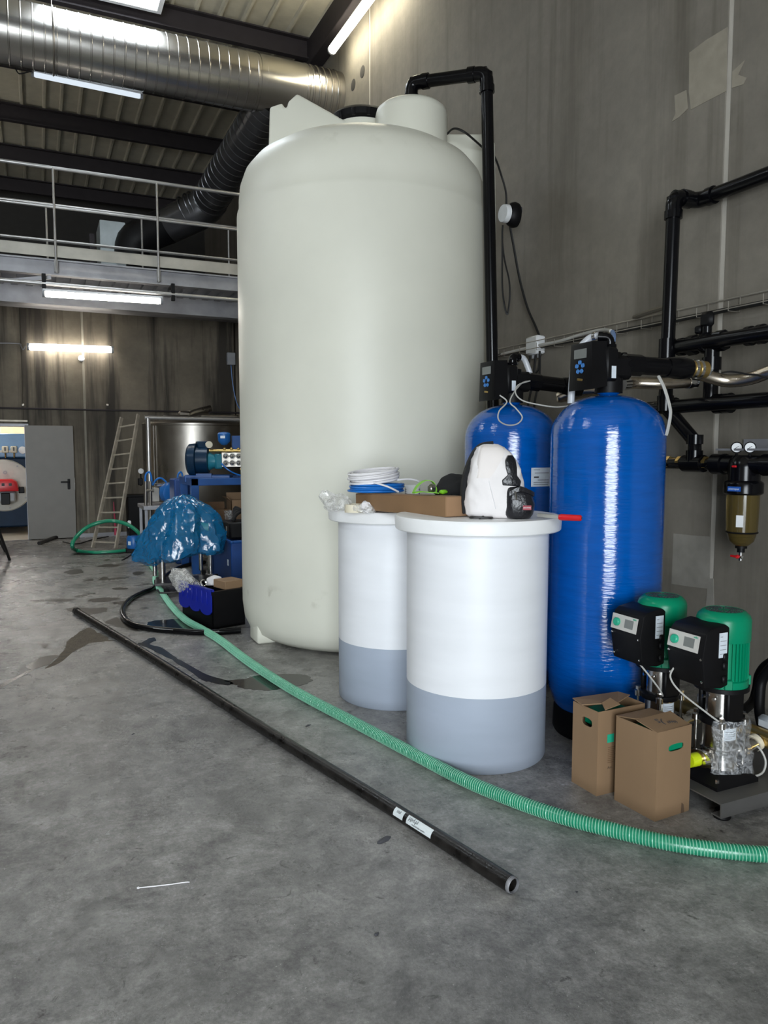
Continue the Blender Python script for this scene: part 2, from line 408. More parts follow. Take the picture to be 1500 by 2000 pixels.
# lower back wall with the boiler-room doorway
wb = sroot('wall_back')
DX0, DX1, DH = -1.15, -.235, 2.02
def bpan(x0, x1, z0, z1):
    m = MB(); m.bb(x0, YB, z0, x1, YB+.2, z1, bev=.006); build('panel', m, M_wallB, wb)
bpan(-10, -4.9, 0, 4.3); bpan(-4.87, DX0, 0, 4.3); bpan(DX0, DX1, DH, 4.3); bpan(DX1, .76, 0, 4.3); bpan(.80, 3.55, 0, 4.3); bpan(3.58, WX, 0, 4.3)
m = MB(); m.bb(.76, YB+.006, 0, .80, YB+.1, 4.3); build('joint', m, mat('joint_dusty', (.24, .22, .18), .8), wb)
m = MB(); m.bb(DX0-.06, YB-.02, DH, DX1+.07, YB+.22, DH+.05)
m.bb(DX1, YB-.02, 0, DX1+.05, YB+.22, DH); m.bb(DX0-.05, YB-.02, 0, DX0, YB+.22, DH); struct('trim_1', m, M_galvd)
m = MB(); m.bb(DX0-.3, YB-.035, DH+.085, DX1+.06, YB, DH+.115); struct('trim_2', m, M_alu)
m = MB(); m.bb(.62, YB-.03, 0, 3.6, YB, .07); struct('baseboard_back', m, M_galvd)
# other walls, closing the hall
m = MB(); m.bb(-10.2, -6.3, 0, -10, 20.2, 8.2); struct('wall_left', m, M_wallR)
m = MB(); m.bb(-10, -6.4, 0, -5.7, -6.2, 8.2); m.bb(-.7, -6.4, 0, WX, -6.2, 8.2); m.bb(-5.7, -6.4, 4.7, -.7, -6.2, 8.2); struct('wall_front', m, M_wallR)
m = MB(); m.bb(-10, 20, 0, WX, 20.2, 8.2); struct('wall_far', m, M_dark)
# boiler room behind the doorway
m = MB(); m.bb(-3.5, YB+.2, 0, -3.4, 18.4, 3.2); m.bb(1.6, YB+.2, 0, 1.7, 18.4, 3.2); m.bb(-3.5, 18.4, 0, 1.7, 18.5, 3.2); struct('wall_boiler_room', m, M_cwall)
m = MB(); m.bb(-3.5, YB+.2, 3.2, 1.7, 18.5, 3.3); struct('ceiling_boiler_room', m, M_white)
# roof: ribbed sheets on purlins, one skylight cut in
ce = sroot('ceiling')
def sheet(x0, x1, y0, y1):
    poly = [(x0, RZ+.08), (x0, RZ)]
    x = x0; n = max(1, round((x1-x0)/.333)); st = (x1-x0)/n
    for k in range(n):
        c = x0+st*(k+.5)
        poly += [(c-.035, RZ), (c-.018, RZ-.045), (c+.018, RZ-.045), (c+.035, RZ)]
    poly += [(x1, RZ), (x1, RZ+.08)]
    m = MB(); M4 = Matrix(((1, 0, 0, 0), (0, 0, 1, 0), (0, 1, 0, 0), (0, 0, 0, 1)))
    m.prism(poly, y0, y1, M4); build('roof_sheet', m, M_roof, ce, ang=20)
xs = [-9.3+k for k in range(10)] + [.15, .70, 1.70]
SK = [(.15, 1.70, 8.55, 10.98), (-6.30, -4.30, 8.55, 10.98), (-6.30, -4.30, 2.2, 4.6)]
for x0, x1 in list(zip(xs[:-1], xs[1:])) + [(1.70, 2.70), (2.70, 3.70), (3.70, WX)]:
    cuts = sorted([(s[2], s[3]) for s in SK if x0 >= s[0]-.01 and x1 <= s[1]+.01]); y = -6.4
    for a, b in cuts: sheet(x0, x1, y, a); y = b
    sheet(x0, x1, y, 20.2)
for k, y in enumerate((-4.9, -2.9, -.9, 1.1, 3.1, 5.1, 7.1, 8.35, 11.12, 13.2, 15.3, 17.3, 19.3)):
    m = MB(); m.bb(-10, y-.05, RZ-.045-.30, WX, y+.05, RZ-.045-.28); m.bb(-10, y+.03, RZ-.32, WX, y+.05, RZ-.05); m.bb(-10, y-.05, RZ-.065, WX, y+.05, RZ-.045)
    struct('trim_%d' % (k+3), m, M_purlin)
m = MB(); m.bb(WX-.22, -6.2, RZ-.42, WX-.005, 20, RZ-.05, bev=.01); struct('trim_16', m, M_purlin)
def skylight(s, label):
    t = thing('skylight', label, 'skylight', (s[0], s[2], RZ-.3))
    x0, x1, y0, y1 = s
    m = MB()
    for a in ((x0, y0, x0+.06, y1), (x1-.06, y0, x1, y1), (x0+.06, y0, x1-.06, y0+.06), (x0+.06, y1-.06, x1-.06, y1)):
        m.bb(a[0], a[1], RZ-.26, a[2], a[3], RZ+.35)
    build('curb_frame', m, M_white, t)
    for k in range(1, 4):
        y = y0+(y1-y0)*k/4; m = MB(); m.bb(x0+.06, y-.02, RZ+.16, x1-.06, y+.02, RZ+.22); build('glazing_bar', m, M_white, t)
    for k in range(4):
        ya = y0+.06+(y1-y0-.12)*k/4; m = MB(); m.bb(x0+.06, ya+.004, RZ+.24, x1-.06, ya+(y1-y0-.12)/4-.004, RZ+.26); build('pane', m, M_sky, t)
skylight(SK[0], 'white framed roof skylight glowing with daylight above the round duct')
skylight(SK[1], 'unseen white framed skylight added as fill light far along the roof to the left')  # out of view, added to fill the hall with top light
skylight(SK[2], 'unseen white framed skylight added as fill light over the open floor on the left')  # another added skylight out of view, for fill light
# mezzanine: edge beam, deck, girder
YM = 11.35
m = MB(); m.bb(-10, YM, 4.10, WX, 20, 4.17); struct('floor_mezzanine', m, M_galvd)
m = MB(); m.bb(-10, YM-.06, 4.155, WX, YM+.06, 4.175); m.bb(-10, YM-.005, 3.98, WX, YM+.005, 4.155); m.bb(-10, YM-.06, 3.965, WX, YM+.06, 3.98); struct('trim_17', m, M_galvd)
m = MB(); m.bb(-10, YM+1.3, 3.80, WX, YM+1.32, 4.1); m.bb(-10, YM+1.22, 3.79, WX, YM+1.4, 3.81); struct('trim_18', m, M_galvd)
dk = MB()
for k in range(70):
    x = -9.9+k*.2; dk.bb(x, YM+.07, 4.05, x+.09, YM+1.28, 4.1)
dko = build('trim_19', dk, M_galvd); dko['kind'] = 'structure'
# ================================================================== BIG TANK
TC = V(2.62, 6.16, 0); TR = 1.076
t = thing('storage_tank', 'tall cream-white polyethylene storage tank with domed top and moulded lifting lugs', 'tank', TC)
m = MB()
m.lathe([(0, .0), (.80, .0), (.93, .02), (1.02, .08), (1.06, .17), (TR, .30), (TR, 3.54), (TR-.004, 3.57), (TR-.018, 3.60), (1.058, 3.68), (1.045, 3.79), (1.005, 3.90), (.93, 3.99), (.80, 4.07), (.60, 4.145), (.40, 4.20), (.27, 4.225), (0, 4.23)], TC, 96)
build('tank_shell', m, M_tank, t, ang=50)
U = RT.copy(); VV = Vector((math.sin(YAW), math.cos(YAW), 0))
def fin(poly, v0, v1, name):
    m = MB(); M4 = Matrix((U, Vector((0, 0, 1)), VV)).transposed().to_4x4(); M4 = Matrix.Translation(TC) @ M4
    m.prism(poly, v0, v1, M4)
    bmesh.ops.bevel(m.bm, geom=list(m.bm.edges), offset=.018, segments=2, affect='EDGES', profile=.5)
    return build(name, m, M_tank, t, ang=50)
fin([(-.80, 3.9), (-.775, 4.465), (-.668, 4.50), (-.658, 4.465), (-.632, 4.46), (-.62, 4.51), (-.545, 4.575), (-.11, 4.34), (-.06, 4.1), (-.30, 4.0)], -.16, .14, 'lifting_lug')
fin([(.62, 4.0), (.66, 4.29), (1.02, 4.29), (1.13, 4.22), (1.15, 3.4), (.9, 3.3)], -.06, .34, 'lifting_lug')
fin([(.80, .0), (.80, 3.6), (1.15, 3.6), (1.15, .0)], .0, .34, 'corner_pillar')
m = MB()
M4 = Matrix.Translation(TC) @ Matrix.Rotation(math.radians(184), 4, 'Z')
m.prism([(.55, -.15), (1.03, -.13), (1.05, .13), (.55, .15)], 0, .40, M4)
bmesh.ops.bevel(m.bm, geom=list(m.bm.edges), offset=.02, segments=2, affect='EDGES', profile=.5); build('foot_lug', m, M_tank, t, ang=50)
D2 = V(2.875, 5.74, 0)
m = MB(); m.lathe([(.295, 3.9), (.295, 4.33), (.285, 4.37), (.25, 4.40), (.16, 4.42), (.0, 4.43)], D2, 48); build('vent_dome', m, M_tank, t, ang=50)
m = MB(); m.lathe([(.255, 4.36), (.265, 4.37), (.28, 4.38), (.28, 4.43), (.25, 4.46), (.12, 4.48), (.05, 4.482), (.05, 4.505), (0, 4.505)], TC+V(.02, .05, .01), 40)
for k in range(14):
    a = 2*PI*k/14; m.box(TC+V(.02+.28*math.cos(a), .05+.28*math.sin(a), 4.405), (.02, .03, .06), a, bev=.004)
build('manhole_lid', m, M_blackm, t)
m = MB(); m.lathe([(.25, 4.1), (.25, 4.37), (0, 4.37)], TC+V(.02, .05, 0), 40); build('manhole_neck', m, M_tank, t)
# ------------------------------------------------ black fill pipe up the tank
A1 = V(3.30, 5.27, 4.56); A2 = V(3.40, 5.25, 1.55)
t = thing('fill_pipe', 'tall black plastic pipe rising beside the big tank and bending over its top', 'pipe', (A2.x, A2.y, A2.z))
R_ = .048
def elbow(mb, c, d1, d2, r, L=.10):
    c = Vector(c); d1 = Vector(d1).normalized(); d2 = Vector(d2).normalized()
    pts = [c+d1*L] + [c+d1*L*.55*(1-k/6)**2+d2*L*.55*(k/6)**2 for k in range(7)] + [c+d2*L]
    mb.tube(pts, r, seg=18)
    for d in (d1, d2): mb.cyl(c+d*L*.8, c+d*L*1.25, r*1.12, seg=18)
m = MB(); m.cyl(A2, A1, R_, seg=20); build('riser', m, M_black, t)
AD = V(D2.x, D2.y, 4.60)
m = MB(); m.cyl(A1, AD, R_, seg=20); build('cross_pipe', m, M_black, t)
m = MB(); elbow(m, A1, AD-A1, A2-A1, R_*1.13, .12); build('elbow', m, M_black, t)
m = MB(); elbow(m, AD, A1-AD, (0, 0, -1), R_*1.13, .12); build('elbow', m, M_black, t)
m = MB(); m.cyl(D2+V(0, 0, 4.42), D2+V(0, 0, 4.455), .098, seg=24); m.cyl(D2+V(0, 0, 4.455), D2+V(0, 0, 4.49), .075, seg=24)
for k in range(8):
    a = 2*PI*k/8; m.cyl(D2+V(.083*math.cos(a), .083*math.sin(a), 4.455), D2+V(.083*math.cos(a), .083*math.sin(a), 4.475), .012, seg=8)
build('flange', m, M_black, t)
m = MB(); elbow(m, A2, A1-A2, (1, .1, 0), R_*1.13, .12); build('elbow', m, M_black, t)
m = MB(); m.cyl(A2, V(3.93, 5.30, 1.55), R_, seg=16); build('wall_branch', m, M_black, t)
# level-sensor float, junction and cables on the right flank
p = P(992, 418, X=3.80)
t = thing('level_sensor', 'small black sensor head with white collar on the right flank of the big tank', 'sensor', p)
m = MB(); m.lathe([(0, 0), (.055, 0), (.075, .03), (.085, .07), (.08, .10), (.05, .12), (0, .12)], p+V(-.01, 0, 0), 24, Matrix.Rotation(PI/2, 4, 'Y') @ Matrix.Diagonal((1.3, 1, 1, 1))); build('sensor_head', m, M_blackm, t)
m = MB(); m.lathe([(0, -.045), (.072, -.045), (.078, -.02), (.078, 0), (0, 0)], p+V(-.01, 0, 0), 24, Matrix.Rotation(PI/2, 4, 'Y')); build('collar', m, M_white, t)
m = MB(); m.box(p+V(.125, 0, .05), (.03, .04, .05), bev=.006); build('cable_gland', m, M_ink, t)
def wire(name, label, pts, r, mm, cat='cable', n=6, seg=6, group=None):
    m = MB(); m.tube(pts, r, seg=seg, n=n); return tag(build(name, m, mm), label, cat, group)
wire('sensor_cable', 'thin black cable arching off the top of the big tank down to its sensor', [P(873, 262, X=3.15), P(887, 251, X=3.18), P(910, 260, X=3.25), P(945, 290, X=3.5), P(965, 305, X=3.65), P(980, 345, X=3.78), P(988, 375, X=3.82), P(989, 400, X=3.82)], .009, M_cable)
wire('sensor_cable', 'black cable pair running from tank sensor down to the white wall junction box', [P(996, 442, X=3.86), P(1003, 480, X=3.90), P(1015, 545, X=3.96), P(1030, 600, X=3.99), P(1045, 635, X=4.0), P(1056, 662, X=4.0)], .011, M_cable)
wire('sensor_cable', 'black cable loop hanging below the tank sensor against the grey wall', [P(982, 440, X=3.80), P(981, 470, X=3.8), P(986, 510, X=3.82), P(994, 545, X=3.83), P(996, 575, X=3.83), P(993, 605, X=3.83), P(990, 613, X=3.82), P(985, 595, X=3.80), P(981, 560, X=3.79), P(981, 500, X=3.79), P(981, 450, X=3.79)], .008, M_cable)
# ================================================================== BRINE TANKS
def brine(c, label, dz=0):
    t = thing('brine_tank', label, 'tank', c, group='white brine tanks')
    m = MB(); m.lathe([(0, 0), (.366, 0), (.372, .008), (.372, .385)], c, 72); build('lower_wall', m, M_brineg, t)
    m = MB(); m.lathe([(.372, .385), (.372, 1.20+dz), (.355, 1.20+dz), (0, 1.19+dz)], c, 72); build('upper_wall', m, M_brine, t)
    m = MB(); m.lathe([(.376, 1.196+dz), (.428, 1.19+dz), (.434, 1.196+dz), (.437, 1.25+dz), (.430, 1.262+dz), (.40, 1.266+dz), (0, 1.266+dz)], c, 72); build('tank_lid', m, M_lid, t)
    return t
B1 = V(2.095, 3.39, 0); B2 = V(2.094, 4.397, 0)
brine(B1, 'front white cylindrical brine tank carrying the backpack, grey lower third')
brine(B2, 'rear white cylindrical brine tank carrying the tube coils, beside the big tank', -.034)
LZ = 1.266
LZ2 = 1.232
# ================================================================== BLUE VESSELS WITH CONTROL HEADS
def vessel(c, label, sticker=False):
    t = thing('pressure_vessel', label, 'pressure vessel', c, group='blue softener vessels')
    R = .31
    m = MB(); m.lathe([(0, 0), (.26, 0), (.27, .02), (.265, .14), (.24, .17), (0, .17)], c, 40); build('base_ring', m, M_blackm, t)
    prof = [(0, .03), (.14, .05), (.22, .10), (.27, .17), (.30, .26), (R, .36), (R, 1.68)]
    for k in range(1, 11):
        a = k/10*PI/2*.93; prof.append((R*math.cos(a)**.86, 1.68+.225*math.sin(a)))
    prof += [(.062, 1.915), (.062, 1.945), (0, 1.945)]
    m = MB(); m.lathe(prof, c, 80); build('shell', m, M_blue, t, ang=60)
    if sticker:
        a0 = math.radians(-112); m = MB()
        m.lathe([(R+.0005, 1.37), (R+.002, 1.37), (R+.002, 1.49), (R+.0005, 1.49)], c, 8, None, a0+math.radians(12), a0+math.radians(41)); st = build('data_label', m, M_paper, t)
        for k, (zz, w0, w1) in enumerate(((1.475, .1, .4), (1.455, .15, .9), (1.425, .12, .35), (1.41, .3, .9), (1.395, .1, .9), (1.382, .1, .85))):
            m = MB(); aa = a0+math.radians(12+29*w0); ab = a0+math.radians(12+29*w1); h = .010 if k == 2 else .003
            m.lathe([(R+.0025, zz), (R+.003, zz), (R+.003, zz+h), (R+.0025, zz+h)], c, 6, None, aa, ab); build('print_line', m, M_ink, st)
    # control head, facing the aisle (-X)
    z = 1.945
    m = MB(); m.cyl(c+V(0, 0, z-.03), c+V(0, 0, z+.05), .075, seg=28); m.cyl(c+V(0, 0, z+.03), c+V(0, 0, z+.19), .062, seg=24)
    m.box(c+V(.02, 0, z+.11), (.20, .13, .13), bev=.02); m.box(c+V(-.06, 0, z+.12), (.09, .20, .18), bev=.015)
    build('valve_body', m, M_blackm, t)
    hd = c+V(-.165, 0, z+.115)
    m = MB(); m.loft([[hd+V(-.035, s*a, h) for s, a, h in ((-1, .088, -.125), (1, .088, -.125), (1, .075, .105), (-1, .075, .105))],
                      [hd+V(-.022 if False else -.03, s*a, h) for s, a, h in ((-1, .098, -.135), (1, .098, -.135), (1, .085, .118), (-1, .085, .118))],
                      [hd+V(.07, s*a, h) for s, a, h in ((-1, .098, -.115), (1, .098, -.115), (1, .085, .125), (-1, .085, .125))]])
    hb = build('control_box', m, M_blackm, t)
    m = MB(); m.box(hd+V(-.036, .0, .06), (.004, .10, .05), bev=.001); build('display', m, M_lcd, hb)
    for k in range(5):
        a = 2*PI*(k+.25)/5; m = MB(); m.box(hd+V(-.037, .026*math.cos(a), -.012+.026*math.sin(a)), (.005, .022, .022), rot=(a, 0, 0), bev=.005); build('button', m, M_bbtn, hb)
    m = MB(); m.box(hd+V(-.0365, .0, -.078), (.004, .045, .012), rot=(.15, 0, 0), bev=.002); build('badge', m, M_brass, hb)
    m = MB(); m.box(c+V(-.055, -.1015, z+.075), (.03, .002, .065)); build('rating_sticker', m, M_paper, t)
    # top vent fitting and drain tube
    tp = c+V(.0, .0, z+.19)
    m = MB(); m.cyl(tp, tp+V(0, 0, .06), .03, seg=16); m.cyl(tp+V(0, 0, .03), tp+V(0, 0, .045), .042, seg=6); elbow(m, tp+V(0, 0, .085), (0, 0, -1), (-.75, .66, .1) if c.y < 4 else (.9, .3, 0), .026, .05); build('drain_elbow', m, M_black, t)
    return t
C1 = V(2.88, 3.30, 0); C2 = V(2.88, 4.24, 0)
vessel(C1, 'front tall blue fibreglass softener vessel with black control head beside the pumps')
vessel(C2, 'rear tall blue fibreglass softener vessel with paper label, behind the backpack', True)
# tubing of the heads
t = thing('drain_tube', 'milky flexible tube looping off the top of the front blue vessel control head', 'tube', C1+V(-.2, .1, 1.8))
m = MB(); m.tube([P(1172, 656, Y=3.36), P(1160, 657, Y=3.40), P(1147, 664, Y=3.43), P(1133, 680, Y=3.45), P(1124, 700, Y=3.45), P(1118, 740, Y=3.45), P(1115, 788, Y=3.45)], .020, seg=12, n=6); build('hose', m, M_tube, t)
m = MB(); m.cyl(P(1166, 656, Y=3.38), P(1160, 657, Y=3.40), .026, seg=14); build('hose_clamp', m, M_chrome, t)
t = thing('drain_tube', 'milky flexible tube curving off the top of the rear blue vessel control head', 'tube', C2+V(.2, .1, 1.8))
m = MB(); m.tube([C2+V(.03, .01, 2.22), C2+V(.07, .02, 2.225), C2+V(.11, .02, 2.21), C2+V(.14, .01, 2.14), C2+V(.15, 0, 2.10)], .019, seg=12, n=6); build('hose', m, M_tube, t)
m = MB(); m.cyl(C2+V(.15, 0, 2.02), C2+V(.15, 0, 2.10), .025, seg=12); m.box(C2+V(.15, 0, 2.06), (.06, .06, .03), bev=.006); build('tube_socket', m, M_black, t)
def union(c, d, label, L=.30):
    c = Vector(c); d = Vector(d).normalized(); t = thing('outlet_union', label, 'pipe fitting', c)
    m = MB(); m.cyl(c, c+d*L, .05, seg=20); m.tube([c+d*L*.75, c+d*L*.95, c+d*L*1.1, c+d*L*1.25], [.055, .062, .062, .055], seg=20); m.cyl(c-d*.05, c+d*.06, .06, seg=8); build('union_body', m, M_black, t)
    m = MB()
    for k in (1.30, 1.42): m.cyl(c+d*L*k, c+d*L*k+d*.018, .053, seg=18)
    build('clamp', m, M_chrome, t)
    m = MB(); m.cyl(c+d*L*1.2, c+d*L*1.6, .048, seg=18); build('hose_tail', m, M_brass, t)
    return c+d*L*1.6
e1 = union(C1+V(.14, -.02, 2.075), (1, -.18, -.03), 'black outlet union with brass tail on the front vessel head')
e2 = union(C2+V(.14, -.02, 2.06), (1, -.22, -.10), 'black outlet union with brass tail on the rear vessel head')
def braid(pts, label, r=.037):
    t = thing('braided_hose', label, 'hose', pts[0], group='braided steel water hoses')
    m = MB(); m.tube(pts, r, seg=16, n=10); build('braid', m, M_braid, t)
    m = MB(); a, b = Vector(pts[-2]), Vector(pts[-1]); d = (b-a).normalized(); m.cyl(b-d*.05, b+d*.01, r*1.12, seg=18); build('ferrule', m, M_chrome, t)
    m = MB(); a, b = Vector(pts[1]), Vector(pts[0]); d = (b-a).normalized(); m.cyl(b-d*.05, b+d*.005, r*1.12, seg=18); build('ferrule', m, M_chrome, t)
braid([e1, P(1365, 728, X=3.50), P(1400, 740, X=3.60), P(1430, 744, X=3.66), P(1470, 738, X=3.70), P(1515, 722, X=3.72), P(1580, 700, X=3.75)], 'upper braided steel hose sagging from the front vessel out past the filter')
braid([P(1215, 750, X=3.30), P(1240, 748, X=3.42), P(1290, 749, X=3.55), P(1330, 747, X=3.68), P(1355, 747, X=3.78)], 'lower braided steel hose passing behind the front vessel to wall pipework')
braid([e2, P(1095, 776, X=3.30), P(1120, 765, X=3.35), P(1150, 762, X=3.4), P(1180, 760, X=3.45)], 'short braided steel hose between the two vessel heads')
wire('signal_wire', 'thin grey wire curling in a loop on the rear blue vessel dome', [P(976, 772, Y=3.95), P(990, 785, Y=3.92), P(975, 803, Y=3.90), P(974, 820, Y=3.90), P(990, 830, Y=3.90), P(1010, 828, Y=3.90), P(1020, 815, Y=3.91), P(1008, 798, Y=3.93), P(996, 785, Y=3.95), P(1005, 765, Y=4.0), P(1020, 748, Y=4.05), P(1035, 744, Y=4.1)], .0045, M_cablew)
wire('signal_wire', 'thin grey wire running from the rear control head across to the front vessel', [P(1035, 744, Y=4.05), P(1012, 752, Y=4.0), P(1007, 768, Y=3.95), P(1020, 782, Y=3.9), P(1050, 790, Y=3.8), P(1085, 795, Y=3.7), P(1110, 793, Y=3.6)], .0045, M_cablew)
wire('power_lead', 'pale grey lead hanging down the right side of the front blue vessel', [P(1286, 735, Y=3.1), P(1298, 760, Y=3.05), P(1308, 795, Y=3.02), P(1309, 812, Y=3.02), P(1305, 835, Y=3.02), P(1301, 850, Y=3.03)], .009, M_cablew)
wire('signal_tube', 'blue and white thin tube falling behind the front control head', [P(1196, 648, Y=3.75), P(1199, 658, Y=3.6), P(1195, 680, Y=3.45), P(1190, 700, Y=3.4), P(1187, 715, Y=3.35)], .014, mat('pale_blue_tube', (.20, .32, .60), .4))
t = thing('bypass_fitting', 'small black solenoid with a milky tube beside the front control head', 'fitting', P(1215, 700, Y=3.35))
m = MB(); p = P(1215, 706, Y=3.35); m.cyl(p+V(0, 0, -.05), p+V(0, 0, .0), .025, seg=14); m.cyl(p+V(-.04, 0, .02), p+V(.06, 0, .02), .024, seg=14); m.box(p+V(0, 0, .02), (.03, .056, .056), bev=.004); build('solenoid', m, M_black, t)
m = MB(); m.tube([p+V(.05, 0, .02), p+V(.10, 0, .015), p+V(.15, -.02, -.01), p+V(.2, -.04, -.05)], .014, seg=10, n=5); build('hose', m, M_tube, t)
# ================================================================== RIGHT WALL: tray, pipework, filter
t = thing('cable_tray', 'long zinc wire cable tray with pale cables along the right wall', 'cable tray', (WX, 3, 2.47))
for k, (dx, z) in enumerate(((.0, 2.55), (.0, 2.50), (-.05, 2.47), (-.10, 2.47), (-.10, 2.53))):
    m = MB(); m.cyl((WX-.012+dx, -6, z), (WX-.012+dx, 14.8, z+.03), .0035 if k else .004, seg=6); build('tray_wire', m, M_galt, t)
for k in range(48):
    y = 1.2+k*.25; m = MB(); m.tube([(WX-.012, y, 2.555+.0014*y), (WX-.012, y, 2.47), (WX-.112, y, 2.47), (WX-.112, y, 2.53)], .003, seg=5); build('tray_loop', m, M_galt, t)
m = MB(); m.tube([(WX-.05, -5, 2.49), (WX-.05, 2, 2.487), (WX-.06, 6, 2.50), (WX-.05, 10, 2.50), (WX-.05, 14, 2.52)], .016, seg=8, n=4); build('cable', m, M_cable, t)
wire('grey_cable_bundle', 'pale taped cable bundle lying along the tray above the blue vessels', [P(980, 692, X=3.98), P(1040, 677, X=3.98), P(1090, 667, X=3.97), P(1130, 655, X=3.95), P(1160, 647, X=3.92), P(1180, 644, X=3.88), P(1193, 646, X=3.82)], .013, M_cablew, n=6, seg=8)
p = P(1046, 675, X=WX-.06)
t = thing('junction_box', 'small white square junction box on the wall tray', 'junction box', p)
m = MB(); m.box(p, (.09, .17, .16), bev=.012); build('case', m, M_white, t)
m = MB(); m.box(p+V(-.046, 0, 0), (.01, .15, .14), bev=.004); build('cover', m, mat('box_cover', (.66, .66, .64), .5), t)
for dz, dy in ((-.09, -.05), (-.09, .03)):
    m = MB(); m.cyl(p+V(0, dy, dz-.02), p+V(0, dy, dz+.02), .016, seg=8); build('cable_gland', m, M_grey, t)
wire('box_cable', 'black cable drooping in a loop under the white junction box', [p+V(-.02, .05, -.09), p+V(-.03, .06, -.2), p+V(-.03, .0, -.26), p+V(-.03, -.08, -.22), p+V(-.02, -.1, -.08)], .009, M_cable)
wire('box_cable', 'black cable dropping from the white junction box to the rear hose fittings', [p+V(-.02, -.03, -.09), p+V(-.05, -.04, -.3), p+V(-.12, -.08, -.5), p+V(-.16, -.1, -.66)], .010, M_cable)
wire('box_cable', 'second black cable dropping beside the junction box, slightly bowed', [p+V(-.02, -.09, -.06), p+V(-.05, -.13, -.3), p+V(-.10, -.14, -.5), p+V(-.15, -.2, -.66)], .010, M_cable)
# riser pipe and high-level run
q1 = V(3.78, 3.76, 3.23); q2 = V(3.98, 3.755, 3.23)
t = thing('riser_pipe', 'black plastic riser pipe with high-level run on the right wall', 'pipe', (3.78, 3.8, 1.9))
r = .045
m = MB(); m.cyl(V(3.78, 3.78, 1.86), q1, r, seg=18); build('riser', m, M_black, t)
m = MB(); m.cyl(q1, q2, r, seg=18); build('offset_pipe', m, M_black, t)
m = MB(); m.cyl(q2, V(3.98, -2.0, 3.235), r, seg=18); build('wall_run', m, M_black, t)
m = MB(); elbow(m, q1, (0, 0, -1), (1, 0, 0), r*1.13, .11); build('elbow', m, M_black, t)
m = MB(); elbow(m, q2, (-1, 0, 0), (0, -1, 0), r*1.13, .11); build('elbow', m, M_black, t)
m = MB(); m.cyl((3.78, 3.78, 2.20), (3.78, 3.78, 2.33), r*1.18, seg=20); build('tee', m, M_black, t)
m = MB(); m.cyl((3.78, 3.78, 1.86), (3.78, 3.78, 1.96), r*1.18, seg=20); build('tee', m, M_black, t)
m = MB(); m.tube([V(WX-.1, 4.28, 2.56), V(WX-.16, 4.1, 2.56), V(3.82, 3.82, 2.55)], .018, seg=8); build('pipe_bracket', m, M_ssd, t)
# upper header with valve
t = thing('valve_header', 'black wall header pipe with ball valve near the right edge', 'pipe', (3.85, 3.5, 2.25))
za = 2.275
m = MB(); m.cyl((3.82, 3.78, za), (3.85, -1.5, za-.02), .045, seg=18); build('header_pipe', m, M_black, t)
vp = P(1380, 668, X=3.85)
m = MB(); m.cyl((3.85, vp.y+.14, za), (3.85, vp.y+.08, za), .065, seg=8); m.cyl((3.85, vp.y-.14, za), (3.85, vp.y-.08, za), .065, seg=8); m.ball((3.85, vp.y, za), .072, 2); m.cyl((3.85, vp.y, za), (3.85, vp.y, za+.10), .03, seg=12); build('valve_body', m, M_black, t)
m = MB(); m.box((3.85, vp.y, za+.145), (.05, .10, .10), bev=.02); m.box((3.85, vp.y+.06, za+.09), (.05, .05, .05), bev=.01); build('valve_handle', m, M_blackm, t)
for yy in (vp.y-.30, vp.y-.38, vp.y+.22):
    m = MB(); m.cyl((3.85, yy, za), (3.85, yy-.035, za), .058, seg=18); build('coupling', m, M_black, t)
dp = P(1400, 745, X=3.85)
m = MB(); m.cyl((3.85, vp.y-.045, za), (3.85, vp.y-.045, 1.90), .045, seg=16); m.cyl((3.85, vp.y-.045, 2.10), (3.85, vp.y-.045, 2.18), .058, seg=16); build('drop_pipe', m, M_black, t)
# lower header, dogleg and filter feed
t = thing('filter_feed_pipe', 'black lower pipe doglegging down to the brass-valved filter line', 'pipe', (3.85, 3.5, 1.5))
zb = 1.885
m = MB(); m.cyl((3.80, 3.95, zb), (3.85, -1.5, zb+.03), .045, seg=18); build('header_pipe', m, M_black, t)
for yy in (3.42, 3.36, 3.80): m = MB(); m.cyl((3.84, yy, zb+.003), (3.84, yy-.05, zb+.003), .062, seg=18); build('coupling', m, M_black, t)
k1 = P(1305, 800, X=3.82); k2 = P(1357, 862, X=3.85)
m = MB(); m.tube([V(3.80, 3.80, zb+.1), V(3.80, 3.80, zb), k1+V(0, -.02, -.02), k2, V(3.85, k2.y-.005, 1.52)], .045, seg=18, n=1); build('dogleg', m, M_black, t)
m = MB(); m.cyl((3.85, k2.y, 1.64), (3.85, k2.y, 1.70), .053, seg=18); m.cyl((3.85, k2.y, 1.50), (3.85, k2.y, 1.60), .053, seg=18); build('socket', m, M_black, t)
zc = 1.515
m = MB(); m.cyl((3.85, 4.1, zc), (3.85, 3.42, zc), .038, seg=16); m.cyl((3.85, k2.y+.08, zc), (3.85, k2.y-.08, zc), .055, seg=16); build('feed_pipe', m, M_black, t)
for py_ in (1318, 1392):
    v = P(py_, 900, X=3.85); v.z = zc+.005
    m = MB(); m.cyl(v+V(0, .06, 0), v+V(0, -.06, 0), .034, seg=12); m.cyl(v+V(0, .06, 0), v+V(0, .035, 0), .042, seg=6); m.cyl(v+V(0, -.035, 0), v+V(0, -.06, 0), .042, seg=6); build('brass_valve', m, M_brass, t)
    m = MB(); m.box(v+V(-.045, -.04, -.02), (.012, .10, .018), bev=.003); build('lever', m, M_blackm, t)
fx = P(1453, 925, X=3.84)
FY, FX = fx.y, 3.84
t = thing('water_filter', 'wall-mounted amber bowl water filter with two pressure gauges', 'water filter', (FX, FY, .98))
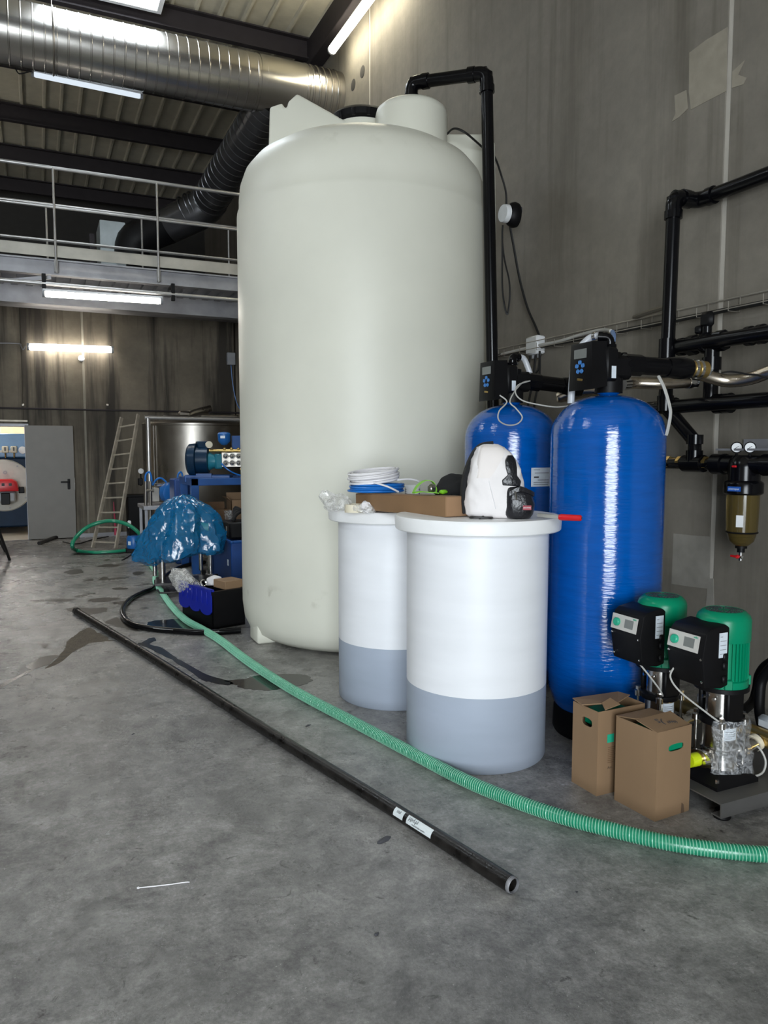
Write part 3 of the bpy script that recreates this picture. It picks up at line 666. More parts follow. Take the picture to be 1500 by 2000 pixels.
m = MB(); m.lathe([(0, 1.57), (.06, 1.57), (.085, 1.54), (.092, 1.50), (.092, 1.42), (.108, 1.41), (.112, 1.40), (.112, 1.345), (.10, 1.335), (0, 1.335)], (FX, FY, 0), 36)
m.cyl((FX, FY+.20, zc), (FX, FY-.20, zc), .055, seg=20); m.cyl((FX, FY+.22, zc), (FX, FY+.14, zc), .065, seg=20); m.cyl((FX, FY-.14, zc), (FX, FY-.22, zc), .065, seg=20)
build('filter_head', m, M_black, t)
m = MB(); m.box((FX+.09, FY-.04, zc+.09), (.26, .44, .012)); m.box((WX-.012, FY-.04, zc+.12), (.012, .44, .07)); build('wall_bracket', m, M_galvd, t)
m = MB(); m.lathe([(.094, 1.34), (.092, 1.25), (.088, 1.105), (.083, 1.10), (.070, 1.055), (.045, 1.03), (.03, 1.022), (0, 1.022)], (FX, FY, 0), 36); build('amber_bowl', m, M_amber, t)
m = MB(); m.cyl((FX, FY, 1.34), (FX, FY, 1.09), .052, seg=20); build('filter_element', m, mat('element_mesh', (.13, .10, .05), .5), t)
m = MB(); m.torus((FX, FY, 1.108), .086, .006); m.cyl((FX, FY, 1.105), (FX, FY, 1.085), .045, seg=16); m.cyl((FX, FY, 1.03), (FX, FY, .985), .022, seg=16); m.lathe([(0, 0), (.034, 0), (.034, .025), (0, .025)], (FX, FY, 1.01), 16); build('bowl_clamp', m, M_blackm, t)
m = MB(); m.cyl((FX, FY, .99), (FX, FY, .935), .012, seg=10); m.ball((FX, FY, .955), .018, 1); build('drain_cock', m, M_chrome, t)
m = MB(); m.box((FX-.02, FY+.03, .958), (.012, .055, .014), bev=.003); m.ball((FX-.02, FY+.008, .958), .014, 1); build('drain_lever', m, M_red, t)
dv = (Vector((0, 0, 0))-Vector((FX, FY, 0))).normalized()
lat = Vector((dv.y, -dv.x, 0))
if lat.dot(RT) < 0: lat = -lat
def on_bowl(ang, z, R):       # point on a vertical cylinder round the filter, ang measured from the viewer side
    d = dv*math.cos(ang)+lat*math.sin(ang); return Vector((FX, FY, z))+d*R, d
c_, d_ = on_bowl(math.radians(-26), 1.372, .1125)
m = MB(); rt_ = Vector((-d_.y, d_.x, 0)); rt_ = rt_ if rt_.dot(RT) > 0 else -rt_
m.prism([(-.038, -.014), (.038, -.014), (.038, .014), (-.038, .014)], -.004, .003, face_M(c_, rt_, (0, 0, 1))); sl = build('name_label', m, mat('label_blue', (.02, .10, .42), .4), t)
text('lettering', 'cintropur', .017, face_M(c_+d_*.0034, rt_, (0, 0, 1)), M_paper, sl)
c_, d_ = on_bowl(math.radians(-8), 1.18, .0915); rt_ = Vector((-d_.y, d_.x, 0)); rt_ = rt_ if rt_.dot(RT) > 0 else -rt_
m = MB(); m.prism([(-.02, -.035), (.02, -.035), (.02, .035), (-.02, .035)], -.004, .002, face_M(c_, rt_, (0, 0, 1))); build('data_sticker', m, M_white, t)
for px in (1439, 1465):
    p = P(px, 874, X=FX-.02); m = MB(); dvv = (CP-p).normalized()
    q = dvv.to_track_quat('Z', 'Y').to_matrix().to_4x4()
    m.lathe([(0, -.02), (.030, -.02), (.034, -.012), (.034, .012), (.030, .014)], p, 24, q); m.cyl(p+V(0, 0, -.035), p+V(0, 0, -.06), .009, seg=8); gg = build('pressure_gauge', m, M_blackm, t)
    m = MB(); m.lathe([(0, .010), (.028, .010), (.028, .0125), (0, .0125)], p, 24, q); build('dial', m, M_white, gg)
    m = MB(); m.box((0, 0, 0), (.026, .003, .001)); bmesh.ops.transform(m.bm, matrix=Matrix.Translation(p) @ q @ Matrix.Translation((0, 0, .0135)) @ Matrix.Rotation(.6, 4, 'Z'), verts=m.bm.verts); build('needle', m, M_ink, gg)
c_, d_ = on_bowl(math.radians(-35), zc-.01, .0935)
m = MB(); m.box(c_, (.012, .028, .012), bev=.002); build('arrow_mark', m, M_red, t)
wire('sagging_pipe_wrap', 'dusty grey sleeve and wire lying along the lower black header pipe', [P(1408, 783, X=3.80), P(1430, 780, X=3.8), P(1455, 778, X=3.8), P(1480, 776, X=3.8), P(1510, 779, X=3.8)], .022, M_ssd, 'sleeve', seg=8)
wire('thin_wire', 'thin black wire looping over the braided hose at the right edge', [P(1410, 728, X=3.6), P(1430, 726, X=3.6), P(1460, 731, X=3.62), P(1480, 733, X=3.62), P(1510, 742, X=3.6)], .006, M_cable)
# ================================================================== PUMP SKID
M_skid = mat('skid_steel', (.15, .145, .14), .45, .5, var=.15)
t = thing('pump_skid', 'folded steel pump base frame on rubber feet at the right edge', 'base frame', (2.58, 2.2, 0))
SX0, SX1, SY0, SY1 = 2.585, 3.55, 2.20, 3.0
m = MB(); m.bb(SX0, SY0, .094, SX1, SY1, .10); build('deck_plate', m, M_skid, t)
m = MB(); m.bb(SX0, SY0, .035, SX1, SY0+.006, .094); m.bb(SX0, SY0+.006, .035, SX1, SY0+.05, .041); build('front_channel', m, M_skid, t)
m = MB(); m.bb(SX0, SY1-.006, .035, SX1, SY1, .094); m.bb(SX0, SY1-.05, .035, SX1, SY1-.006, .041); build('rear_channel', m, M_skid, t)
for x, y in ((2.66, 2.26), (3.45, 2.26), (2.66, 2.94), (3.45, 2.94)):
    m = MB(); m.lathe([(0, 0), (.035, 0), (.038, .006), (.03, .035), (0, .035)], (x, y, 0), 20); build('rubber_foot', m, M_blackm, t)
def pump(cx, cy, label, capped):
    t = thing('booster_pump', label, 'pump', (cx, cy, .10), group='green booster pumps')
    c = V(cx, cy, 0)
    m = MB(); m.loft([[c+V(sx*a, sy*b, z) for sx, sy in ((-1, -1), (1, -1), (1, 1), (-1, 1))] for a, b, z in ((.13, .11, .10), (.13, .11, .115), (.085, .08, .165))]); build('foot_casting', m, M_blackm, t)
    for sx in (-1, 1):
        for sy in (-1, 1):
            m = MB(); m.cyl(c+V(sx*.11, sy*.092, .115), c+V(sx*.11, sy*.092, .145), .009, seg=6); build('anchor_bolt', m, M_chrome, t)
            a = c+V(sx*.072, sy*.072, 0); m = MB(); m.cyl(a+V(0, 0, .14), a+V(0, 0, .405), .0065, seg=8); m.cyl(a+V(0, 0, .397), a+V(0, 0, .412), .013, seg=6); m.cyl(a+V(0, 0, .365), a+V(0, 0, .39), .019, seg=12); build('tie_rod', m, M_ss, t)
    m = MB(); m.lathe([(0, .155), (.085, .155), (.085, .175), (.078, .185), (.078, .235), (.082, .24), (.082, .25), (.075, .253), (.073, .37), (0, .37)], c, 36); br = build('pump_barrel', m, M_ss, t)
    a0 = math.atan2(-cy, -cx)
    m = MB(); m.lathe([(.0738, .30), (.0745, .30), (.0745, .355), (.0738, .355)], c, 10, None, a0+.25, a0+1.15); sl = build('rating_label', m, M_paper, br)
    for k in range(4):
        m = MB(); m.lathe([(.0746, .308+k*.010), (.0749, .308+k*.010), (.0749, .310+k*.010), (.0746, .310+k*.010)], c, 8, None, a0+.32, a0+(1.05 if k else .8)); build('print_line', m, M_ink, sl)
    m = MB(); m.lathe([(0, .365), (.088, .365), (.092, .372), (.092, .39), (.075, .40), (.05, .40)], c, 32)
    for sgn in (-1, 1):
        m.box(c+V(sgn*.0, sgn*.075, .465), (.10, .022, .15), bev=.006)
    m.lathe([(.05, .525), (.118, .525), (.118, .545), (.05, .545)], c, 32); build('lantern', m, M_blackm, t)
    m = MB(); m.lathe([(.066, .40), (.066, .525)], c, 32); build('coupling_guard', m, M_ss, t)
    for ang in (200, 250, 290, 340, 20, 160):
        a = math.radians(ang); m = MB(); p = c+V(.075*math.cos(a), .075*math.sin(a), .485); m.cyl(p, p+V(.012*math.cos(a), .012*math.sin(a), 0), .008, seg=8); build('screw', m, M_chrome, t)
    # motor
    m = MB(); m.lathe([(0, .545), (.112, .545), (.112, .575), (.103, .58), (.103, .755), (0, .755)], c, 48)
    for k in range(40):
        a = 2*PI*k/40; m.box(c+V(.105*math.cos(a), .105*math.sin(a), .668), (.012, .0035, .172), a)
    for ang in (235, 325, 55, 145):
        a = math.radians(ang); m.box(c+V(.11*math.cos(a), .11*math.sin(a), .568), (.025, .035, .045), a, bev=.004)
    mo = build('motor_body', m, M_green, t)
    m = MB(); m.lathe([(.100, .75), (.114, .752), (.116, .758), (.116, .845), (.110, .862), (.092, .880), (.082, .884), (.082, .882), (0, .882)], c, 56); fc = build('fan_cover', m, M_green, t)
    g = MB()
    for rr in (.030, .041, .052, .063, .074):
        n_ = int(rr*420)
        for k in range(n_):
            a = 2*PI*k/n_
            if abs(math.cos(2*a)) < .13: continue
            g.box(c+V(rr*math.cos(a), rr*math.sin(a), .8825), (.007, .009, .002), a)
    build('grille_slots', g, M_ink, fc)
    a = math.radians(-22); m = MB(); m.box(c+V(.112*math.cos(a), .112*math.sin(a), .625), (.006, .026, .085), a, bev=.002); build('motor_plate', m, M_black, t)
    # variable-speed drive box facing -X
    m = MB(); M4 = Matrix.Translation(V(cx, cy, 0)) @ Matrix(((1, 0, 0, 0), (0, 0, 1, 0), (0, 1, 0, 0), (0, 0, 0, 1)))
    m.prism([(-.215, .575), (-.235, .705), (-.215, .81), (-.19, .83), (-.10, .845), (-.075, .83), (-.075, .57), (-.12, .56)], -.10, .10, M4)
    bmesh.ops.bevel(m.bm, geom=list(m.bm.edges), offset=.007, segments=2, affect='EDGES', profile=.5)
    for sy in (-1, 1):
        for z in (.60, .66, .70): m.box(c+V(-.10, sy*.10, z), (.03, .018, .035), bev=.006)
    dbx = build('drive_box', m, M_blackm, t)
    n = V(-.105, 0, .02).normalized(); up = V(.02, 0, .105).normalized(); fc_ = V(cx-.2285, cy+.012, .762)+n*.001
    Mf = face_M(fc_, (0, -1, 0), up)
    m = MB(); m.prism([(-.085, -.038), (.085, -.038), (.085, .036), (-.085, .036)], -.003, .002, Mf); pn = build('control_panel', m, M_panel, dbx)
    m = MB(); m.prism([(.005, -.022), (.062, -.022), (.062, .020), (.005, .020)], .0, .003, Mf); build('display', m, M_lcd, pn)
    m = MB(); m.lathe([(0, .0), (.020, .0), (.020, .012), (.016, .016), (0, .016)], (0, 0, 0), 20, Mf @ Matrix.Translation((-.045, -.002, 0))); build('dial_knob', m, M_btn, pn)
    text('lettering', 'wilo', .014, Mf @ Matrix.Translation((.066, .028, .0025)), M_btn, pn)
    Ms = face_M((cx-.115, cy-.1006, .755), (1, 0, 0), (0, 0, 1))
    m = MB(); m.prism([(-.024, -.055), (.024, -.055), (.024, .055), (-.024, .055)], -.001, .0015, Ms); sk = build('data_sticker', m, M_paper, dbx)
    for k in range(5):
        m = MB(); m.prism([(-.018, -.04+k*.019), (.018 if k < 4 else -.004, -.04+k*.019), (.018 if k < 4 else -.004, -.037+k*.019), (-.018, -.037+k*.019)], .001, .002, Ms); build('print_line', m, M_grey, sk)
    for y, z in ((-.088, .60), (-.09, .70), (.088, .60), (.09, .705)):
        m = MB(); m.ball((cx-.222-(.012 if z > .65 else 0), cy+y, z), .0065, 1); build('screw', m, M_chrome, dbx)
    # ports
    for sx in (-1, 1):
        m = MB(); m.cyl(c+V(sx*.06, 0, .21), c+V(sx*.125, 0, .21), .034, seg=18); m.lathe([(0, .0), (.050, .0), (.050, .014), (0, .014)], c+V(sx*.108, 0, .21), 24, Matrix.Rotation(sx*PI/2, 4, 'Y') @ Matrix.Diagonal((.75, 1.35, 1, 1)))
        pt = build('port_flange', m, M_ss, t)
        for s2 in (-1, 1):
            m = MB(); m.cyl(c+V(sx*.10, s2*.05, .21), c+V(sx*.145, s2*.05, .21), .010, seg=6); build('flange_bolt', m, M_chrome, pt)
    if capped:
        m = MB(); m.cyl(c+V(-.12, 0, .21), c+V(-.145, 0, .21), .030, seg=20); build('port_thread', m, M_brass, t)
        m = MB(); m.cyl(c+V(-.135, 0, .21), c+V(-.185, 0, .21), .031, .030, seg=24); build('dust_cap', m, M_yel, t)
    return t
PX_, PY1, PY2 = 2.79, 2.40, 2.77
pump(PX_, PY1, 'front green-motor booster pump with yellow dust cap and torn film', True)
pump(PX_, PY2, 'rear green-motor booster pump standing against the blue vessel', False)
wire('pump_cable', 'thin grey cable drooping from the rear pump drive box to its body', [V(2.60, 2.71, .57), V(2.63, 2.68, .52), V(2.68, 2.66, .45), V(2.72, 2.68, .41), V(2.74, 2.70, .40)], .0042, M_cablew)
wire('pump_cable', 'thin grey cable drooping from the front pump drive box to its body', [V(2.575, 2.47, .63), V(2.555, 2.475, .58), V(2.58, 2.44, .52), V(2.64, 2.36, .45), V(2.70, 2.33, .40)], .0042, M_cablew)
t = thing('discharge_manifold', 'brass-coloured discharge manifold joining the two pumps with steel tee', 'pipe', (3.06, 2.2, .1))
m = MB(); m.cyl((3.08, 2.05, .24), (3.08, 3.1, .24), .042, seg=20); build('manifold_pipe', m, M_brass, t)
for y in (PY1, PY2):
    m = MB(); m.tube([(2.92, y, .21), (2.98, y, .212), (3.02, y, .22), (3.08, y, .24)], .034, seg=16, n=3); m.cyl((2.925, y, .21), (2.955, y, .21), .046, seg=20); build('steel_elbow', m, M_ss, t)
    m = MB(); m.cyl((3.02, y, .222), (3.04, y, .228), .040, seg=18); build('seal_ring', m, M_cream, t)
    m = MB(); m.box((3.12, y-.02, .30), (.05, .16, .07), bev=.02); build('valve_lever', m, mat('lever_grey', (.52, .56, .60), .4), t)
m = MB(); m.cyl((3.08, 2.18, .24), (3.08, 2.18, .33), .012, seg=10); m.ball((3.08, 2.18, .34), .018, 1); build('drain_plug', m, M_brass, t)
wire('pump_earth_wire', 'white wire loop curving off the front pump outlet onto the frame', [P(1462, 1447, Y=2.42), P(1482, 1460, Y=2.36), P(1495, 1485, Y=2.33), P(1490, 1508, Y=2.32), P(1470, 1516, Y=2.32), P(1448, 1508, Y=2.34), P(1440, 1500, Y=2.36)], .005, M_cablew)
m = MB()
pts = [[V(2.79+.115*math.cos(a)*(1+.25*k/8), 2.40+.115*math.sin(a)*(1+.25*k/8), .40-.23*k/8) for a in [math.radians(-150+i*9) for i in range(18)]] for k in range(9)]
for row in pts: row += [p+(p-V(2.79, 2.40, p.z)).normalized()*-.003 for p in row[::-1]]
m.loft(pts); m.jitter(.022, 16, 3); m.jitter(.010, 40, 5)
tag(build('torn_film', m, M_clear), 'torn crinkled clear film clinging to the front booster pump', 'film')
# black hoses standing by the wall at the right edge
wire('black_hose_loop', 'thick black hose arching up against the wall behind the pumps', [P(1440, 1402, X=3.3), P(1452, 1388, X=3.35), P(1470, 1370, X=3.45), P(1478, 1345, X=3.5), P(1482, 1320, X=3.5), P(1495, 1300, X=3.5), P(1520, 1285, X=3.5)], .024, M_blackm, 'hose', seg=12)
wire('black_hose_loop', 'thick black hose dropping straight down at the right picture edge', [P(1520, 1290, X=3.4), P(1490, 1325, X=3.4), P(1484, 1360, X=3.38), P(1484, 1395, X=3.35), P(1492, 1425, X=3.3), P(1505, 1445, X=3.25)], .026, M_blackm, 'hose', seg=12)
# ================================================================== CARTONS
def hole_panel(mb, M4, w_, h_, hx, hy, rx, ry, n=24, th=.004):
    outer = []; inner = []
    for k in range(n):
        a = 2*PI*k/n; dx, dy = math.cos(a), math.sin(a)
        tt = min(((w_/2-hx)/dx if dx > 1e-6 else ((-w_/2-hx)/dx if dx < -1e-6 else 1e9)), ((h_/2-hy)/dy if dy > 1e-6 else ((-h_/2-hy)/dy if dy < -1e-6 else 1e9)))
        outer.append((hx+dx*tt, hy+dy*tt)); inner.append((hx+rx*math.copysign(abs(dx)**.7, dx), hy+ry*math.copysign(abs(dy)**.7, dy)))
    for cx_, cy_ in ((w_/2, h_/2), (-w_/2, h_/2), (w_/2, -h_/2), (-w_/2, -h_/2)):
        i = min(range(n), key=lambda i: (outer[i][0]-cx_)**2+(outer[i][1]-cy_)**2); outer[i] = (cx_, cy_)
    L = [[mb.bm.verts.new((p[0], p[1], z)) for p in ring] for ring, z in ((outer, 0), (inner, 0), (inner, -th), (outer, -th))]
    vs = [v for r in L for v in r]
    for i in range(n):
        j = (i+1) % n
        for a, b in ((0, 1), (1, 2), (2, 3), (3, 0)): mb.bm.faces.new((L[a][i], L[a][j], L[b][j], L[b][i]))
    bmesh.ops.transform(mb.bm, matrix=M4, verts=vs)
def carton(loc, rz, wx, wy, h, hole, label):
    # local frame: X right, Y back; hole = 'front' (-Y face) or 'left' (-X face)
    t = thing('pump_carton', label, 'carton', loc, rz, group='pump cartons on the floor')
    m = MB()
    F = face_M((0, -wy/2, h/2), (1, 0, 0), (0, 0, 1)); Lf = face_M((-wx/2, 0, h/2), (0, -1, 0), (0, 0, 1))
    if hole == 'front': hole_panel(m, F, wx, h, .012, h/2-.085, .048, .016); m.bb(-wx/2, -wy/2+.004, 0, -wx/2+.004, wy/2, h)
    else: hole_panel(m, Lf, wy, h, .012, h/2-.07, .036, .020); m.bb(-wx/2+.004, -wy/2, 0, wx/2, -wy/2+.004, h)
    m.bb(wx/2-.004, -wy/2+.004, 0, wx/2, wy/2, h); m.bb(-wx/2+.004, wy/2-.004, 0, wx/2-.004, wy/2, h); m.bb(-wx/2+.004, -wy/2+.004, .001, wx/2-.004, wy/2-.004, .005)
    build('carton_sides', m, M_card, t, world=False)
    m = MB(); m.box((0, -.02 if hole == 'front' else 0, h-.07), (wx*.7, wy*.8, .09), bev=.02); build('green_packing', m, M_green, t, world=False)
    return t, F, Lf
t, F, Lf = carton((2.462, 2.475, 0), math.radians(4), .215, .235, .395, 'front', 'front cardboard pump carton with slot handle and logo on its crumpled top')
Mloc = lambda M4, tt: tt.matrix_basis @ M4
m = MB(); m.loft([[V(-.1085, -.1185, .392), V(.1085, -.1185, .385), V(.108, .0, .415), V(-.108, .0, .412)], [V(-.1085, -.1185, .396), V(.1085, -.1185, .389), V(.108, .0, .419), V(-.108, .0, .416)]]); build('top_flap', m, M_card, t, world=False)
m = MB(); m.loft([[V(-.108, .004, .415), V(.108, .006, .40), V(.1085, .118, .392), V(-.1085, .118, .394)], [V(-.108, .004, .419), V(.108, .006, .404), V(.1085, .118, .396), V(-.1085, .118, .398)]]); build('top_flap', m, M_card, t, world=False)
def ltext(s, size, M4, mm, parent):
    o = text('lettering', s, size, M4, mm, None); o.parent = parent; return o
Mt = face_M((-.02, -.05, .409), (.9, -.4, .0), (.35, .8, .15))
ltext('S(', .05, Mt, M_ink, t); ltext('(590)', .022, Mt @ Matrix.Translation((.055, -.008, 0)), M_ink, t)
m = MB(); m.prism([(.055, -.197), (.075, -.197), (.070, -.16), (.058, -.15)], 0, .002, F); build('torn_flap', m, M_cardd, t, world=False)
t, F, Lf = carton((2.435, 2.735, 0), math.radians(1), .285, .175, .40, 'left', 'rear cardboard pump carton with torn open top and green square print')
m = MB(); m.prism([(-.085, .045), (-.045, .045), (-.045, .085), (-.085, .085)], 0, .001, F); build('green_print', m, M_btn, t, world=False)
for k in range(9):
    m = MB(); m.prism([(-.08, .02-k*.009), (-.025-.01*((k*7) % 3), .02-k*.009), (-.025-.01*((k*7) % 3), .023-k*.009), (-.08, .023-k*.009)], 0, .001, F); build('print_line', m, M_card2, t, world=False)
ltext('Art.', .018, F @ Matrix.Translation((-.065, -.075, .001)), M_cardd, t)
m = MB(); m.loft([[V(-.16, -.0, .405), V(.0, -.06, .41), V(.13, -.0, .415), V(.14, .088, .40), V(-.15, .09, .41)], [V(-.16, -.0, .409), V(.0, -.06, .414), V(.13, -.0, .419), V(.14, .088, .404), V(-.15, .09, .414)]]); m.jitter(.006, 30, 2); build('top_flap', m, M_card, t, world=False)
m = MB(); m.loft([[V(-.10, -.085, .402), V(-.01, -.085, .415), V(-.02, -.03, .43), V(-.08, -.04, .418)], [V(-.10, -.085, .406), V(-.01, -.085, .419), V(-.02, -.03, .434), V(-.08, -.04, .422)]]); build('torn_flap', m, M_card, t, world=False)
m = MB(); m.bb(-.135, -.08, .36, .135, .0, .365); build('inner_flap', m, M_cardd, t, world=False)
# ================================================================== ITEMS ON THE BRINE TANK LIDS
t = thing('long_carton', 'long flat brown carton laid across both brine tank lids', 'carton', (1.865, 3.77, (LZ+LZ2)/2+.001), math.radians(3)); t.rotation_euler.x = -.0335
m = MB(); m.box((0, 0, .052), (.135, 1.04, .100), bev=.003); build('carton_body', m, mat('cardboard_brown', (.27, .155, .075), .7, var=.08), t, world=False)
m = MB(); m.box((0, -.4985, .052), (.125, .045, .098), bev=.002); m.box((.0, -.01, .1025), (.136, 1.02, .002)); build('tuck_flap', m, mat('cardboard_flap', (.31, .18, .095), .7), t, world=False)
BT = LZ+.100
def coil(name, label, c, R, r, loops, rows, mm, tilt, cat='tube coil'):
    pts = []; rnd = random.Random(len(label))
    n = 26
    for l in range(loops):
        rr = R-(l % rows)*r*1.5+rnd.uniform(-.006, .006); zz = (l//rows)*r*1.9; ox, oy, tz = rnd.uniform(-.008, .008), rnd.uniform(-.008, .008), rnd.uniform(-.03, .03)
        for k in range(n):
            a = 2*PI*k/n
            pts.append(Vector((ox+rr*math.cos(a), oy+rr*math.sin(a), zz+r*1.9*(k/n)/rows+tz*rr*math.cos(a+l))))
    M4 = Matrix.Translation(Vector(c)) @ Euler(tilt).to_matrix().to_4x4()
    m = MB(); m.tube([M4 @ p for p in pts], r, seg=6, n=1); return tag(build(name, m, mm), label, cat)
CC = V(1.875, 4.22, 0)
coil('tube_coil', 'coil of blue plastic tube lying under the white coil', CC+V(.01, 0, 1.352), .165, .0065, 16, 4, M_tubeb, (0, 0, 0))
coil('tube_coil', 'coil of white plastic tube lying tilted on top of the blue coil', CC+V(-.005, .0, 1.415), .15, .0075, 18, 4, M_tubew, (.03, -.13, 0))
m = MB(); m.tube([CC+V(.10, -.10, 1.42), CC+V(.16, -.11, 1.425), CC+V(.21, -.11, 1.42), CC+V(.24, -.11, 1.41)], .006, seg=6, n=4); m.tube([CC+V(-.08, -.15, 1.41), CC+V(0, -.175, 1.385), CC+V(.07, -.18, 1.352)], .006, seg=6, n=3); tag(build('loose_tube_ends', m, M_tubew), 'loose white tube ends sticking out of the coils', 'tube')
p = V(2.20, 4.36, LZ2)
t = thing('measuring_beaker', 'clear glass beaker with dark graduation marks between coils and strap', 'beaker', p)
m = MB(); m.lathe([(0, .003), (.047, .003), (.050, .010), (.050, .135), (.054, .142), (.0525, .143), (.048, .135), (.048, .012), (0, .008)], p, 32); build('glass_wall', m, M_glass, t)
m = MB(); 
for s_ in (-1, 1):
    for k in range(6):
        a = math.atan2(-p.y, -p.x)+s_*1.0; m.box(p+V(.0505*math.cos(a), .0505*math.sin(a), .05+k*.013), (.002, .016, .003), a)
    m.box(p+V(.0505*math.cos(a+s_*.2), .0505*math.sin(a+s_*.2), .083), (.002, .0025, .085), a+s_*.2)
build('graduation_marks', m, M_ink, t)
p = V(1.70, 4.13, LZ2)
m = MB(); m.lathe([(.038, 0), (.062, 0), (.062, .048), (.038, .048), (.038, 0)], p, 36); tag(build('tape_roll', m, M_cream), 'roll of cream masking tape lying beside the clear bag', 'tape roll')
m = MB(); m.ball(p+V(-.09, .05, .055), .07, 4, (1.25, 1, .75)); m.ball(p+V(-.16, .06, .09), .045, 3, (.9, 1, 1)); m.ball(p+V(.03, -.055, .022), .05, 3, (1.5, .8, .42)); m.jitter(.035, 14, 1); m.jitter(.018, 34, 4)
for v in m.bm.verts: v.co.z = max(v.co.z, LZ2+.001)
tag(build('clear_plastic_bag', m, M_film), 'crumpled clear plastic bag on the left edge of the rear tank lid', 'plastic bag')
m = MB(); m.ball(V(1.735, 4.06, LZ2+.03), .034, 3, (1, .8, 1.15)); m.jitter(.03, 30, 2)
for v in m.bm.verts: v.co.z = max(v.co.z, LZ2+.001)
tag(build('crumpled_tissue', m, M_tubew), 'small crumpled white tissue in front of the long carton', 'tissue')
t = thing('ratchet_strap', 'lime green strap with metal buckle lying on the long carton', 'strap', V(1.88, 3.55, BT))
sp = [V(1.80, 3.56, BT+.006), V(1.83, 3.57, BT+.045), V(1.875, 3.57, BT+.072), V(1.915, 3.56, BT+.066), V(1.93, 3.55, BT+.03), V(1.925, 3.545, BT+.006)]
m = MB()
def ribbon(mb, pts, wd, th, n=8):
    pts = smooth_path(pts, n); rings = []
    for i, p in enumerate(pts):
        tdir = (pts[min(i+1, len(pts)-1)]-pts[max(i-1, 0)]).normalized(); a = Vector(wd).normalized(); nn = tdir.cross(a).normalized(); hw = Vector(wd)/2
        rings.append([p-hw-nn*th, p+hw-nn*th, p+hw+nn*th, p-hw+nn*th])
    mb.loft(rings)
ribbon(m, sp, V(.008, .04, 0), .0015); ribbon(m, [V(1.79, 3.53, BT+.010), V(1.83, 3.53, BT+.016), V(1.87, 3.53, BT+.012), V(1.915, 3.50, BT+.008)], V(.0, .035, 0), .002); m.box((1.945, 3.49, BT+.014), (.05, .03, .022), .4, bev=.008)
build('strap_webbing', m, M_lime, t)
m = MB(); m.box((1.895, 3.53, BT+.03), (.04, .03, .035), .5, bev=.006); m.cyl((1.90, 3.51, BT+.045), (1.90, 3.55, BT+.045), .01, seg=8); build('buckle', m, M_ssd, t)
m = MB(); m.ball(V(2.11, 3.60, LZ+.105), .125, 4, (1.0, 1.0, .85)); m.ball(V(2.06, 3.48, LZ+.04), .08, 3, (1.4, 1, .55)); m.ball(V(1.97, 3.55, BT-.02), .05, 3, (1.1, 1, .5)); m.jitter(.03, 7, 6); m.jitter(.012, 20, 2)
for v in m.bm.verts: v.co.z = max(v.co.z, LZ+.001)
for v in m.bm.verts:
    if v.co.x < 1.955 and v.co.z < BT: v.co.x = 1.955
tag(build('black_jacket', m, M_cloth), 'black cloth bundle heaped behind the white backpack', 'clothing')
m = MB(); m.tube([V(1.93, 3.10, LZ+.006), V(1.97, 3.13, LZ+.012), V(1.92, 3.16, LZ+.006), V(1.90, 3.12, LZ+.01), V(1.97, 3.08, LZ+.008), V(2.0, 3.10, LZ+.006)], .006, seg=6, n=6); tag(build('looped_cable', m, M_cable), 'short black cord between the long carton and the backpack', 'cord')
# backpack: stands on the front lid, front pocket toward the right
BP = V(2.065, 3.165, LZ)
t = thing('backpack', 'white canvas backpack with glossy black front pocket on the front tank lid', 'backpack', BP)
def sup(cx, cy, a, b, z, n=26, e=.6):
    return [BP+U*(cx+a*math.copysign(abs(math.cos(2*PI*k/n))**e, math.cos(2*PI*k/n)))+VV*(cy+b*math.copysign(abs(math.sin(2*PI*k/n))**e, math.sin(2*PI*k/n)))+V(0, 0, z) for k in range(n)]
m = MB()
def sec(z):
    tab = [(.002, -.010, .120, .080), (.02, -.010, .142, .098), (.06, -.010, .148, .105), (.12, -.008, .145, .105), (.18, -.006, .136, .10), (.24, -.008, .124, .094), (.29, -.016, .108, .085), (.325, -.024, .088, .072), (.350, -.032, .066, .052), (.365, -.036, .040, .028), (.369, -.038, .012, .01)]
    for (z0, *p0), (z1, *p1) in zip(tab[:-1], tab[1:]):
        if z <= z1+1e-9: f_ = (z-z0)/(z1-z0); return [u+(v-u)*f_ for u, v in zip(p0, p1)]
zs_ = [.002, .01, .02, .035, .05]+[.065+.0125*k for k in range(20)]+[.312, .325, .3375, .35, .358, .365, .369]
m.loft([sup(sec(z)[0], 0, sec(z)[1], sec(z)[2], z, 64, .66) for z in zs_])
for v in m.bm.verts:
    lp_ = v.co-BP; n_ = noise.noise(Vector((lp_.x*14+lp_.z*9, lp_.y*14, lp_.z*5)))+.6*noise.noise(Vector((lp_.x*30, lp_.y*30-lp_.z*20, lp_.z*16)))
    rid = (1-abs(n_)*2.2); h_ = Vector((lp_.x, lp_.y, 0))
    if h_.length > .02: v.co += h_.normalized()*(.008*max(0, rid)-.004)
m.jitter(.005, 7, 1)
for v in m.bm.verts: v.co.z = max(v.co.z, LZ+.001)
build('main_compartment', m, M_fab, t, ang=70)
m = MB(); m.loft([sup(.098, -.035, .062, .078, .003), sup(.10, -.038, .072, .088, .02), sup(.102, -.04, .075, .09, .07), sup(.098, -.038, .070, .085, .12), sup(.085, -.033, .058, .077, .15), sup(.07, -.03, .03, .06, .165)]); m.jitter(.006, 20, 2)
fp = build('front_pocket', m, M_fabk, t, ang=70)
tw = -U*.35-VV*.94
pc = BP+U*.13-VV*.131+V(0, 0, .058)
m = MB(); m.box(pc, (.04, .004, .022), -YAW-.05); bl = build('brand_patch', m, mat('patch_red', (.32, .01, .03), .5), fp)
